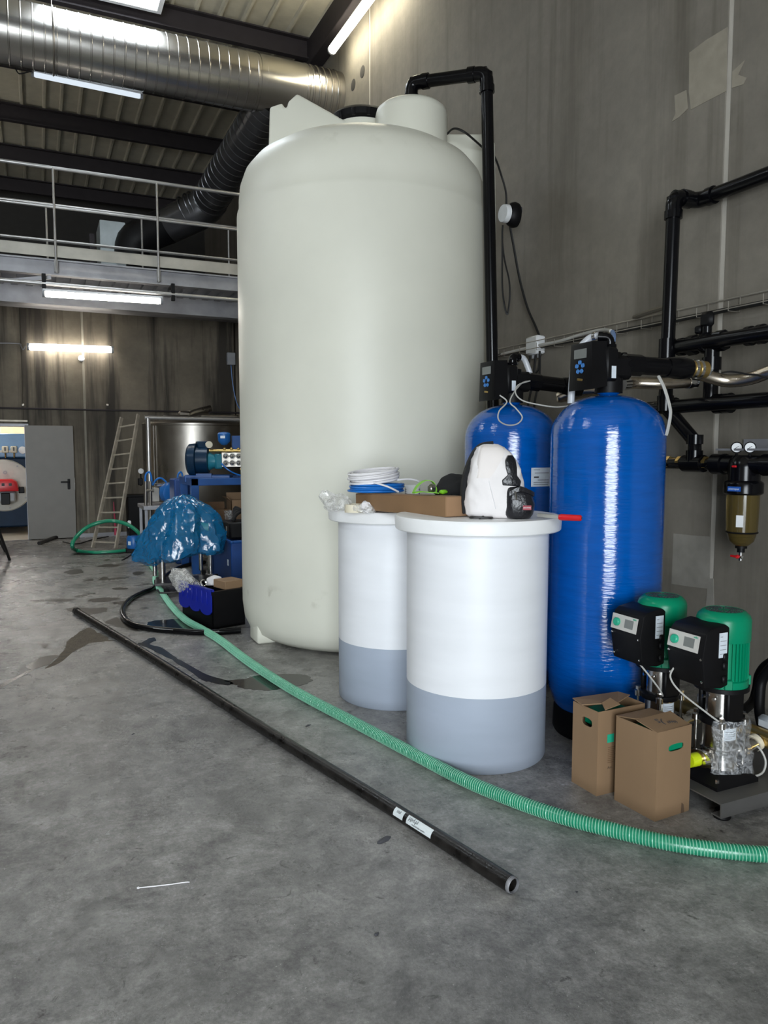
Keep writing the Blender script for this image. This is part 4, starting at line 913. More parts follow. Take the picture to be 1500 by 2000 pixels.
text('lettering', 'EASTPAK', .009, face_M(pc-VV*.004-U*.0002, RT-VV*.05, (0, 0, 1)), M_tubew, bl)
m = MB(); ribbon(m, [BP+U*.045-VV*.128+V(0, 0, .125), BP+U*.09-VV*.134+V(0, 0, .148), BP+U*.14-VV*.12+V(0, 0, .135), BP+U*.17-VV*.09+V(0, 0, .12)], V(0, 0, .02), .003); build('zip_flap', m, M_fabk, fp)
m = MB(); m.cyl(BP+U*.072-VV*.138+V(0, 0, .128), BP+U*.078-VV*.139+V(0, 0, .095), .005, seg=6); m.ball(BP+U*.07-VV*.138+V(0, 0, .132), .007, 1); build('zip_pull', m, M_chrome, fp)
m = MB(); m.loft([[BP+U*(u_)-VV*(d_)+V(0, 0, z_) for u_, d_, z_ in row] for row in (
    [(.015, .110, .165), (.10, .108, .160), (.10, .085, .160), (.015, .085, .165)], [(.012, .110, .19), (.105, .104, .185), (.105, .08, .185), (.012, .085, .19)],
    [(.040, .110, .215), (.085, .104, .212), (.085, .08, .212), (.04, .085, .215)], [(.030, .108, .25), (.085, .098, .25), (.085, .07, .25), (.03, .08, .25)], [(.028, .102, .285), (.080, .090, .285), (.08, .06, .285), (.028, .07, .285)], [(.042, .092, .31), (.066, .084, .31), (.066, .06, .31), (.042, .06, .31)])])
bmesh.ops.bevel(m.bm, geom=list(m.bm.edges), offset=.004, segments=2, affect='EDGES', profile=.5); build('leather_yoke', m, M_fabk, t, ang=60)
m = MB(); ribbon(m, [BP+U*-.02+VV*.02+V(0, 0, .368), BP+U*-.075+VV*.03+V(0, 0, .355), BP+U*-.115+VV*.05+V(0, 0, .30), BP+U*-.15+VV*.05+V(0, 0, .20), BP+U*-.16+VV*.04+V(0, 0, .10), BP+U*-.155+VV*.02+V(0, 0, .02)], VV*.09, .012); build('shoulder_strap', m, M_cloth, t)
def surf(u, z, off):          # point on the camera-side face of the bag body
    c0, a_, b_ = sec(z); q_ = min(.995, abs((u-c0)/a_)); return BP+U*u-VV*(b_*(1-q_**3.03)**(1/3.03)+off)+V(0, 0, z)
grid = []
for i in range(13):
    z = .20+.158*i/12; c0, a_, b_ = sec(z); uL = c0-a_*.80; uR = min(-.050+.095*((i/12)**.8), c0+a_*.85)
    grid.append([surf(uL+(uR-uL)*k/10, z, .006 if 0 < k else .0) for k in range(11)])
m = MB(); gv = [[[m.bm.verts.new(p+VV*o) for p in row] for row in grid] for o in (0, .012)]
for L_ in range(2):
    for i in range(12):
        for k in range(10): m.bm.faces.new((gv[L_][i][k], gv[L_][i][k+1], gv[L_][i+1][k+1], gv[L_][i+1][k]))
for i in range(12):
    for k in (0, 10): m.bm.faces.new((gv[0][i][k], gv[0][i+1][k], gv[1][i+1][k], gv[1][i][k]))
for i in (0, 12):
    for k in range(10): m.bm.faces.new((gv[0][i][k], gv[0][i][k+1], gv[1][i][k+1], gv[1][i][k]))
build('top_flap', m, mat('canvas_warm_lit', (.84, .78, .75), .8, var=.04), t, ang=60)  # warm light on the flap is mixed into its cream colour
m = MB(); m.tube([surf(-.052+.005*k, .19-.02*k, .002) for k in range(8)], .0022, seg=6, n=3); build('side_seam', m, M_tubew, t)
t = thing('scraper', 'scraper with red plastic handle sticking out over the front tank lid edge', 'hand tool', P(1092, 1012, Z=LZ+.018))
a = P(1136, 1012, Z=LZ+.020); b = P(1092, 1010, Z=LZ+.020); c_ = P(1052, 1006, Z=LZ+.016)
m = MB(); m.tube([a, a+(b-a)*.05, a+(b-a)*.4, a+(b-a)*.9, b], [.010, .0145, .015, .0155, .013], seg=14); build('handle', m, M_red, t)
m = MB(); m.cyl(b, c_, .010, seg=10); build('shaft', m, M_cablew, t)
m = MB(); m.cyl(a, a+(a-b).normalized()*.002, .006, seg=8); build('hang_hole', m, M_ink, t)
# ================================================================== FLOOR: pipe, hoses, puddles
t = thing('steel_pipe', 'long scuffed black steel pipe lying diagonally across the concrete floor', 'pipe', P(560, 1450, Z=0))
pr = .031
pp = [P(1000, 1728, Z=pr), P(850, 1632, Z=pr), P(700, 1538, Z=pr), P(560, 1452, Z=pr), P(420, 1363, Z=pr), P(290, 1280, Z=pr), P(150, 1194, Z=pr)]
p0, p1 = pp[0], pp[-1]; d = (p1-p0).normalized()
path = smooth_path(pp, 6)
m = MB()
m.tube(path, pr, seg=24, cap=False); m.tube([p0-d*.0001, p0+d*.25], pr-.007, seg=24, cap=False)
build('pipe_wall', m, M_rust, t)
m = MB(); q = (-d).to_track_quat('Z', 'Y').to_matrix().to_4x4(); m.lathe([(pr-.007, -.004), (pr-.004, .010), (pr-.001, .006), (pr+.0003, -.004)], p0, 28, q); build('bevelled_end', m, M_galvd, t)
m = MB(); m.lathe([(0, 0), (pr-.006, 0), (pr-.006, .004), (0, .004)], p0+d*.25, 20, q); build('bore_shadow', m, M_ink, t)
m = MB(); m.cyl(p1+d*-.02, p1+d*.03, pr*1.15, seg=20); build('end_socket', m, M_blacks, t)
M_stk = mat('sticker_white', (.74, .79, .80), .4)
dist0 = (p0-P(890, 1660, Z=pr)).length
side = d.cross(V(0, 0, 1)).normalized()
if side.dot(-p0) < 0: side = -side
def pstick(s0, s1, a0, a1, words):
    # curved sticker on the pipe flank facing the viewer, s = distance from the near end
    L = []; s_ = [s0, (s0+s1)/2, s1]
    def at(s):
        acc = 0
        for i in range(len(path)-1):
            l = (path[i+1]-path[i]).length
            if acc+l >= s: return path[i]+(path[i+1]-path[i])*((s-acc)/l)
            acc += l
        return path[-1]
    m = MB(); rings = []
    for ss in s_:
        c = at(ss); ring = []
        for rr, order in ((pr+.0004, 1), (pr+.001, -1)):
            ang = [a0+(a1-a0)*k/8 for k in range(9)][::order]
            ring += [c+(side*math.cos(a)+V(0, 0, 1)*math.sin(a))*rr for a in ang]
        rings.append(ring)
    m.loft(rings); st = build('sticker', m, M_stk, t)
    for (w_, fs, fa, size) in words:
        ss = s0+(s1-s0)*fs; a = a0+(a1-a0)*fa; c = at(ss); nn = side*math.cos(a)+V(0, 0, 1)*math.sin(a); up_ = -side*math.sin(a)+V(0, 0, 1)*math.cos(a)
        text('lettering', w_, size, face_M(c+nn*(pr+.0014), -d, up_), M_ink, st, .0003)
pstick(.425, .585, math.radians(0), math.radians(68), [('ppd.pl', .74, .70, .024), ('recycled pipe system', .5, .25, .010)])
pstick(.610, .675, math.radians(0), math.radians(68), [('stal', .5, .66, .020)])
hp = [(1600, 1668), (1500, 1669), (1400, 1660), (1300, 1645), (1200, 1622), (1100, 1596), (1000, 1562), (900, 1520), (800, 1468), (700, 1415), (600, 1363), (540, 1328), (480, 1288), (430, 1250), (395, 1229), (362, 1210), (335, 1183), (313, 1152), (303, 1135), (304, 1118), (296, 1105), (290, 1094), (295, 1083), (300, 1072)]
hr = .030
hpts = [P(x, y, Z=hr) for x, y in hp]
t = thing('green_hose', 'long green spiral-reinforced suction hose snaking over the concrete floor', 'hose', hpts[8])
lp = [V(1.35, 10.6, hr), V(1.40, 11.4, .04), P(284, 1062, Y=11.9), P(270, 1040, Y=12.2), P(250, 1025, Y=12.3), P(225, 1018, Y=12.4), P(200, 1019, Y=12.4), P(170, 1030, Y=12.4), P(148, 1050, Y=12.3), P(141, 1066, Y=12.2), P(150, 1075, Z=hr), P(180, 1079, Z=hr), P(220, 1078, Z=hr), P(258, 1074, Z=hr)]
allp = smooth_path(hpts+lp, 8)
m = MB(); m.tube(allp, hr, seg=16); build('hose_wall', m, M_hose, t)
# resample the near part for the spiral
sp = smooth_path(hpts, 40); pitch = .0125; acc = 0; nxt = 0; hel = []; fr = frames(sp)
step = pitch/12
for i in range(len(sp)-1):
    l = (sp[i+1]-sp[i]).length
    while nxt <= acc+l:
        f_ = (nxt-acc)/l; c = sp[i].lerp(sp[i+1], f_); a = 2*PI*nxt/pitch; n1, n2 = fr[i]
        hel.append(c+(n1*math.cos(a)+n2*math.sin(a))*(hr+.0002)); nxt += step
    acc += l
m = MB(); m.tube(hel, .0024, seg=4); build('spiral_rib', m, M_helix, t)
bh = [P(x, y, Z=.026) for x, y in ((470, 1231), (430, 1234), (390, 1235), (340, 1232), (290, 1227), (258, 1219), (242, 1205), (240, 1188), (255, 1170), (280, 1157), (300, 1148), (330, 1120), (360, 1105), (400, 1098))]
t = thing('black_hose', 'thick black rubber hose bending round on the floor under the stand', 'hose', bh[5])
m = MB(); m.tube(bh, .026, seg=14, n=8); build('hose_wall', m, M_black, t)
for i in (1, 3):
    a = smooth_path(bh, 8)[i*8:i*8+7]; m = MB(); m.tube([p+V(-.012, -.0215, .013) for p in a], .002, seg=4); build('printed_line', m, M_cablew, t)
def puddle(label, px, mm, z=.0016, name='puddle', cat='puddle', seed=1, amp=1.0):
    pts = [P(x, y, Z=0) for x, y in px]
    sm = smooth_path(pts, 9, True); c = sum(sm, Vector())/len(sm)
    out = []
    for p in sm:
        o = (noise.noise(p*7+V(seed, 0, 0))*.05+noise.noise(p*22+V(0, seed, 0))*.028)*amp; dd = (p-c); out.append(p+dd.normalized()*o if dd.length > 0 else p)
    m = MB(); b = [m.bm.verts.new((p.x, p.y, .0)) for p in out]; a = [m.bm.verts.new((p.x, p.y, z)) for p in out]
    fa = m.bm.faces.new(a)
    for i in range(len(a)): m.bm.faces.new((a[i], b[i], b[(i+1) % len(a)], a[(i+1) % len(a)]))
    bmesh.ops.triangulate(m.bm, faces=[fa]); tag(build(name, m, mm), label, cat)
puddle('shallow dark water puddle under the green hose beside the white tank', [(440, 1330), (475, 1326), (520, 1318), (570, 1316), (605, 1322), (610, 1330), (585, 1340), (540, 1345), (495, 1347), (460, 1338)], M_wet)
puddle('thin wet streak of water running toward the puddle between pipe and hose', [(280, 1252), (300, 1245), (304, 1252), (292, 1258), (315, 1265), (345, 1285), (380, 1305), (405, 1318), (440, 1328), (455, 1335), (430, 1336), (395, 1328), (375, 1314), (350, 1298), (318, 1280), (290, 1266), (270, 1258)], M_wet2, seed=3)
puddle('dark water puddle inside the bend of the black hose by the crate', [(288, 1218), (310, 1211), (345, 1210), (380, 1213), (400, 1225), (370, 1229), (320, 1227), (295, 1224)], M_wet, seed=5)
puddle('dark wet patch with muddy edge along the floor crack at left', [(50, 1303), (72, 1290), (78, 1284), (112, 1280), (105, 1290), (85, 1302), (66, 1308)], M_wet2, seed=7)
puddle('muddy damp patch on the floor beside the far end of the steel pipe', [(88, 1306), (110, 1288), (125, 1268), (140, 1245), (170, 1228), (188, 1234), (210, 1246), (216, 1252), (180, 1255), (150, 1268), (120, 1292)], M_mud, z=.001, name='mud_patch', cat='dirt', seed=9)
puddle('damp patch around the far end of the long steel pipe', [(126, 1192), (145, 1187), (175, 1188), (210, 1188), (205, 1195), (180, 1200), (150, 1198)], M_damp, z=.001, name='damp_patch', cat='stain', seed=11)
puddle('thin dark wet crack line running off the left floor edge', [(-10, 1342), (20, 1328), (58, 1309), (63, 1311), (30, 1328), (-10, 1352)], M_wet2, z=.001, seed=13, amp=.4)
puddle('small wet patch glinting at the left edge of the far floor', [(2, 1148), (18, 1140), (42, 1137), (25, 1146), (22, 1152), (6, 1152)], M_wet2, seed=15)
puddle('pale dirty damp smear beside the black hose bend', [(205, 1217), (225, 1207), (245, 1212), (255, 1222), (270, 1232), (245, 1228), (220, 1222)], M_damp, z=.001, name='damp_patch', cat='stain', seed=17)
for i, (x0, y0, w_, h_, l_) in enumerate(((205, 1172, 26, 5, 'oil stain between pipe end and black hose'), (235, 1177, 13, 4, 'small oil stain left of the black hose bend'), (120, 1172, 30, 3, 'thin long oil stain on the open far floor'), (232, 1149, 14, 3, 'small faint oil stain left of the green hose'), (145, 1117, 20, 5, 'broad dark oil stain on the far floor near the hose loop'), (203, 1130, 8, 4, 'round dark oil spot on the far floor'), (175, 1133, 10, 2, 'thin oil streak on the far floor'), (270, 1120, 12, 4, 'dark oil stain just left of the green hose'), (215, 1105, 24, 3, 'wide oil streak below the hose loop'), (165, 1082, 22, 3, 'dark wet streak under the green hose loop'), (285, 1187, 7, 2, 'tiny dark spot inside the black hose bend'), (88, 1262, 9, 4, 'faint round damp spot left of the steel pipe'))):
    puddle(l_, [(x0-w_, y0+h_*.3), (x0-w_*.5, y0-h_*.6), (x0+w_*.3, y0-h_), (x0+w_, y0-h_*.4), (x0+w_*.6, y0+h_*.5), (x0-w_*.2, y0+h_)], M_damp, z=.0008, name='oil_stain', cat='stain', seed=20+i)
m = MB(); m.tube([P(270, 1734, Z=.004), P(300, 1731, Z=.003), P(335, 1727, Z=.003), P(362, 1723, Z=.003), P(370, 1723, Z=.003)], .0021, seg=6, n=3); m.box(P(270, 1734, Z=.004), (.008, .008, .006), .4, bev=.001); tag(build('cable_tie', m, M_tubew), 'thin white cable tie lying on the bare foreground floor', 'cable tie')
for l_, x, y, sx, sy in (('flat dark rag scrap on the floor below the steel pipe', 750, 1641, .042, .016), ('tiny dark pebble on the right foreground floor', 1125, 1742, .008, .006), ('small dark wood chip by the front brine tank', 602, 1417, .022, .009), ('small dark chip on the floor in the middle foreground', 737, 1826, .009, .006), ('tiny dark crumb near the left middle floor', 260, 1434, .012, .005)):
    m = MB(); m.ball(P(x, y, Z=.0), .5, 2, (sx*2, sy*2, .010), .4); m.jitter(.006, 60, x)
    for v in m.bm.verts: v.co.z = max(v.co.z, .0003)
    tag(build('floor_debris', m, M_ink), l_, 'debris')
# ================================================================== DUCTS, LAMPS, MEZZANINE RAILING
t = thing('spiral_duct', 'large galvanised spiral duct running under the roof to the right wall', 'duct', (0, 10.5, 6.62))
DZ, DY, DR = 6.62, 10.5, .36
x = -9.9; prof = []
while x < 2.86:
    prof += [(DR, x), (DR, x+.105), (DR+.007, x+.110), (DR+.007, x+.120), (DR, x+.125)]; x += .13
prof += [(DR, 2.88)]
M4 = Matrix.Rotation(PI/2, 4, 'Y')
m = MB(); m.lathe(prof, (0, DY, DZ), 56, M4); build('spiral_wall', m, M_galv, t, ang=25)
m = MB(); m.lathe([(DR+.006, 2.87), (DR+.006, 3.52)], (0, DY, DZ), 56, M4); build('plain_sleeve', m, M_galv, t)
pr_ = [(DR, 3.50), (DR+.012, 3.51), (DR+.012, 3.54), (DR, 3.55)]; x = 3.58
while x < 4.0: pr_ += [(DR, x), (DR+.010, x+.01), (DR+.010, x+.03), (DR, x+.04)]; x += .09
pr_ += [(DR, WX)]
m = MB(); m.lathe(pr_, (0, DY, DZ), 56, M4); build('ribbed_end', m, M_galv, t)
for xb in (.32, -3.2):
    m = MB(); m.torus((xb, DY, DZ), DR+.012, .012, Matrix.Rotation(PI/2, 3, 'Y'), 40, 6); m.cyl((xb, DY, DZ+DR), (xb, DY, RZ-.1), .006, seg=6); build('hanger_ring', m, M_ssd, t)
ba = P(534, 190, Y=10.5); bb_ = P(405, 398, Y=12.9); be = P(330, 440, Y=13.3)
t = thing('branch_duct', 'dark galvanised branch duct sloping down onto the mezzanine behind the tank', 'duct', bb_)
L_ = (bb_-ba).length; n_ = int(L_/.13); q = (bb_-ba).to_track_quat('Z', 'Y').to_matrix().to_4x4(); pr2 = []
for k in range(n_): z = k*.13; pr2 += [(.28, z), (.28, z+.1), (.289, z+.105), (.289, z+.118), (.28, z+.123)]
m = MB(); m.lathe(pr2, ba, 40, q); build('spiral_wall', m, M_duct2, t, ang=25)
m = MB(); m.tube([bb_-(bb_-ba).normalized()*.12, bb_, bb_.lerp(be, .25)+V(0, 0, -.04), be], [.30, .30, .30, .29], seg=36, n=1)
for k in (.25, .35, .5): p = bb_.lerp(be, k); m.torus(p, .30, .014, (be-bb_).to_track_quat('Z', 'Y').to_matrix(), 36, 6)
build('segment_bend', m, M_duct2, t)
m = MB(); m.tube([be, P(290, 456, Y=13.5), P(262, 474, Y=13.6), P(258, 510, Y=13.6)], .29, seg=32, n=4); build('flexible_bend', m, M_blackm, t)
t = thing('fan_cabinet', 'pale sheet metal fan cabinet standing on the mezzanine behind the railing', 'cabinet', (1.0, 14.6, 4.17))
xa, xb_ = P(195, 450, Y=13.6).x, P(245, 450, Y=13.6).x; m = MB(); m.bb(xa, 13.6, 4.17, xb_, 14.4, P(215, 431, Y=13.6).z, bev=.01); build('casing', m, mat('cabinet_pale', (.40, .45, .46), .5), t)
m = MB(); m.bb(xa-.16, 13.7, 4.17, xa-.08, 13.8, 5.2); build('frame_post', m, M_purlin, t)
def batten(label, a, b, lit, R=.038, group=None, housing=True, mm=None, face=V(0, 0, -1)):
    a, b = Vector(a), Vector(b); d = (b-a).normalized(); t = thing('batten_lamp', label, 'lamp', (a+b)/2, group='batten tube lamps')
    m = MB(); up_ = -face
    s_ = d.cross(up_).normalized()
    ring = lambda c: [c+s_*.045+up_*.015, c+s_*.04+up_*.05, c-s_*.04+up_*.05, c-s_*.045+up_*.015]
    m.loft([ring(a), ring(b)]); build('housing', m, M_lampw, t)
    m = MB(); m.tube([a+d*.015, a+d*.04, b-d*.04, b-d*.015], [R*.7, R, R, R*.7], seg=14); build('diffuser', m, mm or (M_lit if lit else M_lampw), t)
    for c, dd in ((a, -1), (b, 1)):
        m = MB(); m.cyl(c-d*dd*.02, c+d*dd*.012, R*1.12, seg=12); build('end_cap', m, M_grey, t)
    return t
batten('lit batten lamp hanging below the pipe rail of the mezzanine', P(84, 572, Y=11.0), P(316, 587, Y=11.0), True, .05)
batten('lit batten lamp low on the stained back wall under the mezzanine', P(54, 677, Y=14.72), P(220, 683, Y=14.72), True, .058)
batten('lit batten lamp at the top of the right wall above the big tank', V(3.80, 10.0, 7.02), V(3.80, 7.9, 7.02), True, .055, mm=M_litw)
batten('white batten lamp hung under the round spiral duct, skylit brightness put in as weak glow', V(.08, 10.95, 6.385), V(1.42, 10.95, 6.36), False, .036, mm=M_skyglow)
batten('unseen batten lamp added over the mezzanine floor to light the roof sheets', V(-3.6, 13.6, 5.7), V(-2.1, 13.6, 5.7), True, .05, mm=M_fill, face=V(0, 0, 1))  # out-of-view lamp added to brighten the roof underside
wire('lamp_flex', 'short dark flex loop at the left end of the duct lamp', [V(.08, 10.9, 6.40), V(.0, 10.9, 6.36), V(-.08, 10.88, 6.33), V(-.12, 10.85, 6.42), V(-.10, 10.8, 6.5)], .008, M_cable)
wire('lamp_flex', 'thin conduit and dark flex loop feeding the back wall lamp', [P(-20, 670, Y=14.8), P(35, 671, Y=14.8), P(41, 676, Y=14.75), P(45, 683, Y=14.72), P(50, 676, Y=14.72)], .010, M_galvd)
m = MB(); pa = P(-60, 541, Y=11.1); pb = P(480, 588, Y=11.1); m.cyl(pa, V(3.9, 11.1, pb.z), .028, seg=12)
t = thing('lamp_rail', 'grey conduit rail bracketed in front of the mezzanine beam', 'conduit', (pa+pb)/2); build('conduit', m, M_rail, t)
for px in (86, 338):
    p = P(px, 560 if px < 200 else 578, Y=11.1); m = MB(); m.box(p+V(0, .0, .05), (.05, .05, .24), bev=.004); m.box(p+V(0, .12, .14), (.05, .26, .03)); build('bracket', m, M_blackm, t)
m = MB(); p = P(60, 545, Y=11.2); m.box(p, (.5, .04, .05), rot=(0, -.18, 0)); build('stay_bar', m, M_galvd, t)
# railing
t = thing('mezzanine_railing', 'galvanised three-rail guard railing with toe board on the mezzanine edge', 'railing', (0, YM-.03, 4.17))
RY = YM-.08
def zr(px, py): return P(px, py, Y=RY).z
zt, zm, zl = zr(230, 346), zr(230, 420), zr(230, 483)
for z, r_ in ((zt, .025), (zm, .019), (zl, .014)):
    m = MB(); m.cyl((-10, RY, z), (WX, RY, z), r_, seg=12); build('rail', m, M_rail, t)
for k in range(-6, 3):
    x = .29+1.34*k; m = MB(); m.cyl((x, RY-.01, 3.99), (x, RY-.01, zt), .016, seg=10); m.box((x, RY+.02, 4.08), (.05, .06, .16), bev=.004); build('post', m, M_rail, t)
m = MB(); m.bb(-10, RY+.03, 4.205, WX, RY+.036, 4.36); build('toe_board', m, M_toe, t)
t = thing('far_railing', 'second lower railing standing further back on the mezzanine', 'railing', (0, 13.0, 4.17))
for z in (P(230, 416, Y=12.6).z, P(230, 484, Y=12.6).z):
    m = MB(); m.cyl((-10, 12.6, z), (WX, 12.6, z), .022, seg=10); build('rail', m, M_rail, t)
for k in range(-6, 4):
    x = P(277, 450, Y=12.6).x+1.37*k; m = MB(); m.cyl((x, 12.6, 4.17), (x, 12.6, P(230, 416, Y=12.6).z), .015, seg=8); build('post', m, M_rail, t)
# ================================================================== BACK WALL FITTINGS, DOOR, BOILER ROOM
t = thing('door_1', None, None, (DX1, YB-.06, 0)); t['kind'] = 'structure'; t['label'] = 'grey steel door leaf folded open flat against the back wall'
m = MB(); m.bb(DX1+.01, YB-.10, .01, DX1+.80, YB-.05, 2.04, bev=.004); lf = build('door_leaf', m, M_door, t)
m = MB(); xh = DX1+.70; m.box((xh, YB-.112, .99), (.045, .02, .19), bev=.008); m.box((xh-.06, YB-.15, 1.03), (.15, .022, .025), bev=.006); m.cyl((xh, YB-.11, 1.03), (xh, YB-.155, 1.03), .012, seg=8); build('door_handle', m, M_blackm, lf)
m = MB(); m.bb(DX1+.795, YB-.09, .88, DX1+.803, YB-.06, 1.1); build('latch_plate', m, M_ssd, lf)
m = MB(); m.cyl((DX1+.808, YB-.075, 1.0), (DX1+.80, YB-.075, 1.0), .014, seg=8); build('latch', m, M_chrome, lf)
t = thing('wall_conduit', 'thin grey conduit strip along the stained back wall above the door', 'conduit', (0, YB, 2.34))
m = MB(); m.bb(-4, YB-.05, 2.325, 3.9, YB, 2.355, bev=.006); build('conduit', m, M_purlin, t)
for px in (45, 210): p = P(px, 791, Y=YB-.03); m = MB(); m.box(p, (.04, .05, .04), bev=.006); build('clip', m, M_galt, t)
m = MB(); p = P(159, 700, Y=YB-.03); m.lathe([(0, 0), (.05, 0), (.055, .02), (.04, .04), (0, .045)], p+V(0, .03, 0), 24, Matrix.Rotation(PI/2, 4, 'X')); tag(build('wall_detector', m, M_white), 'small round white detector on the back wall beside the joint', 'detector')
t = thing('wall_box', 'small pale electrical box on the back wall left of the big tank', 'electrical box', P(451, 701, Y=YB))
p = P(451, 701, Y=YB-.05); m = MB(); m.box(p, (.16, .10, .24), bev=.01); build('case', m, M_grey, t)
m = MB(); m.tube([p+V(0, 0, -.12), p+V(.03, 0, -.5), p+V(.12, 0, -.9), p+V(.3, 0, -1.1)], .008, seg=6, n=4); build('cable', m, M_tubeb, t)
BY = 16.1; bc = P(8, 948, Y=BY)
t = thing('boiler', 'dark blue boiler with round cream door plate seen through the doorway', 'boiler', (bc.x, BY, 0))
m = MB(); m.bb(bc.x-.75, BY+.02, .12, bc.x+.55, BY+1.9, 1.46, bev=.03); build('boiler_shell', m, M_boil, t)
m = MB(); m.bb(bc.x-.75, BY+.03, 1.46, bc.x+.60, BY+.10, 1.92, bev=.02); pn = build('instrument_panel', m, M_boilb, t)
m = MB(); m.lathe([(0, 0), (.49, 0), (.50, .02), (.48, .045), (0, .06)], (bc.x, BY+.02, bc.z), 56, Matrix.Rotation(PI/2, 4, 'X')); pl = build('door_plate', m, M_cplate, t)
for k in range(8): a = 2*PI*k/8+.2; m = MB(); m.cyl((bc.x+.44*math.cos(a), BY, bc.z+.44*math.sin(a)), (bc.x+.44*math.cos(a), BY-.06, bc.z+.44*math.sin(a)), .018, seg=8); build('plate_bolt', m, M_grey, pl)
m = MB(); p = P(10, 923, Y=BY-.05); m.lathe([(.012, 0), (.035, 0), (.035, .03), (.012, .03)], p, 20, Matrix.Rotation(PI/2, 4, 'X')); build('sight_glass', m, M_grey, pl)
m = MB(); p = P(44, 879, Y=BY); m.lathe([(0, 0), (.07, 0), (.07, .03), (0, .035)], p, 24, Matrix.Rotation(PI/2, 4, 'X')); build('dial', m, M_white, pn)
m = MB(); m.bb(bc.x-.7, BY-.06, 1.56, bc.x+.25, BY, 1.60); build('pipe_ledge', m, M_cplate, pn)
t = thing('burner', 'glossy red burner housing bolted on the boiler door plate', 'burner', (bc.x-.02, BY-.4, .6))
bz = P(5, 948, Y=BY-.3)
m = MB(); m.loft([[V(bc.x-.02+sx*a, BY-yy, bz.z+h) for sx, a, h in ((-1, .28, -.11), (1, .28, -.11), (1, .25, .06), (1, .17, .115), (-1, .17, .115), (-1, .25, .06))] for yy, in ((.05,), (.38,), (.44,))]); bmesh.ops.bevel(m.bm, geom=list(m.bm.edges), offset=.02, segments=2, affect='EDGES', profile=.5); build('hood', m, M_red, t)
for dx in (-.14, -.0, .12): m = MB(); m.box((bc.x+dx, BY-.445, bz.z+.02), (.05, .01, .05), bev=.004); build('vent_slot', m, M_ink, t)
m = MB(); m.box((bc.x, BY-.2, bz.z-.22), (.40, .30, .20), bev=.03); m.cyl((bc.x, BY-.02, bz.z-.05), (bc.x, BY-.3, bz.z-.05), .16, seg=20); build('fan_volute', m, M_grey, t)
m = MB(); m.box((bc.x+.03, BY-.38, bz.z-.25), (.15, .06, .22), bev=.01); build('gas_valve', m, M_blackm, t)
m = MB(); m.box((bc.x+.30, BY-.2, bz.z-.10), (.10, .08, .12), bev=.01); build('servo_motor', m, M_blackm, t)
for i, px in enumerate((10, 27)):
    p = P(px, 878, Y=BY-.05); t = thing('control_thermostat', 'small cream thermostat box above the boiler, %s' % ('the left one' if i == 0 else 'next to the white dial'), 'thermostat', p); m = MB(); m.box(p, (.11, .07, .13), bev=.012); build('case', m, mat('thermostat_cream', (.55, .52, .42), .5), t)
    m = MB(); m.box(p+V(0, -.037, .01), (.025, .006, .07)); build('scale_window', m, M_ink, t); m = MB(); m.cyl(p+V(0, 0, -.065), p+V(0, 0, -.16), .012, seg=8); build('probe', m, M_brass, t)
t = thing('batten_lamp', 'lit batten lamp on the boiler room ceiling seen end-on', 'lamp', (-.9, 16.5, 2.5), group='batten tube lamps')
a = P(18, 868, Y=17.8); b = P(17, 838, Y=16.6); b.z = a.z = 2.1
m = MB(); m.cyl(a+V(0, .2, .2), b+V(-.05, -.3, .2), .05, seg=12); build('diffuser', m, emis('tube_boiler_bright', (1, .95, .88), 120), t)
m = MB(); m.box((a+b)/2+V(-.03, 0, .27), (.07, 1.9, .05)); build('housing', m, M_lampw, t)
m = MB(); m.cyl((bc.x-.15, BY+.4, 1.465), (bc.x-.15, BY+.4, 3.195), .11, seg=20); tag(build('flue_pipe', m, M_galvd), 'grey flue pipe rising above the boiler', 'flue')
batten('unseen batten lamp added inside the boiler room doorway to brighten its floor', V(-2.4, 15.6, 3.0), V(-1.0, 15.6, 3.0), True, .05, mm=M_fill)  # hidden above the lintel, added to lift the boiler room floor
# ladder
t = thing('ladder', 'dusty aluminium ladder leaning beside the steel tank at the back', 'ladder', (.91, 13.0, 0))
la, lb = P(181, 1070, Z=0), P(226, 1072, Z=0); ta, tb = P(236, 822, Y=13.55), P(269, 816, Y=13.35)
for a, b in ((la, ta), (lb, tb)):
    d_ = (b-a).normalized(); s_ = (lb-la).normalized(); n_ = d_.cross(s_).normalized(); m = MB(); ring = lambda c: [c+s_*.012+n_*.035, c-s_*.012+n_*.035, c-s_*.012-n_*.035, c+s_*.012-n_*.035]
    m.loft([ring(a), ring(b+d_*.06)]); build('stile', m, M_alu, t)
for k in range(9):
    f_ = .045+k*.113; m = MB(); a = la.lerp(ta, f_); b = lb.lerp(tb, f_); m.cyl(a, b, .014, seg=8); build('rung', m, M_alu, t)
# stainless tank with frame
t = thing('stainless_tank', 'dull stainless steel cylinder tank at the back below the mezzanine', 'tank', (2.55, 13.75, 0))
m = MB(); m.lathe([(0, .25), (.85, .25), (.90, .30), (.90, 2.02), (.91, 2.03), (.91, 2.06), (.88, 2.08), (.3, 2.22), (.25, 2.22), (.25, 2.30), (0, 2.32)], (2.55, 13.75, 0), 64); build('tank_wall', m, M_ssd, t)
for a in (40, 130, 220, 310): a = math.radians(a); m = MB(); m.cyl((2.55+.75*math.cos(a), 13.75+.75*math.sin(a), 0), (2.55+.75*math.cos(a), 13.75+.75*math.sin(a), .3), .05, seg=12); build('leg', m, M_ssd, t)
t = thing('tank_gantry', 'grey pipe frame with top rail standing in front of the steel tank', 'frame', (1.7, 12.6, 0))
p = P(291, 900, Y=12.7)
m = MB(); m.cyl((p.x, 12.7, 0), (p.x, 12.7, 2.13), .035, seg=12); build('post', m, M_rail, t)
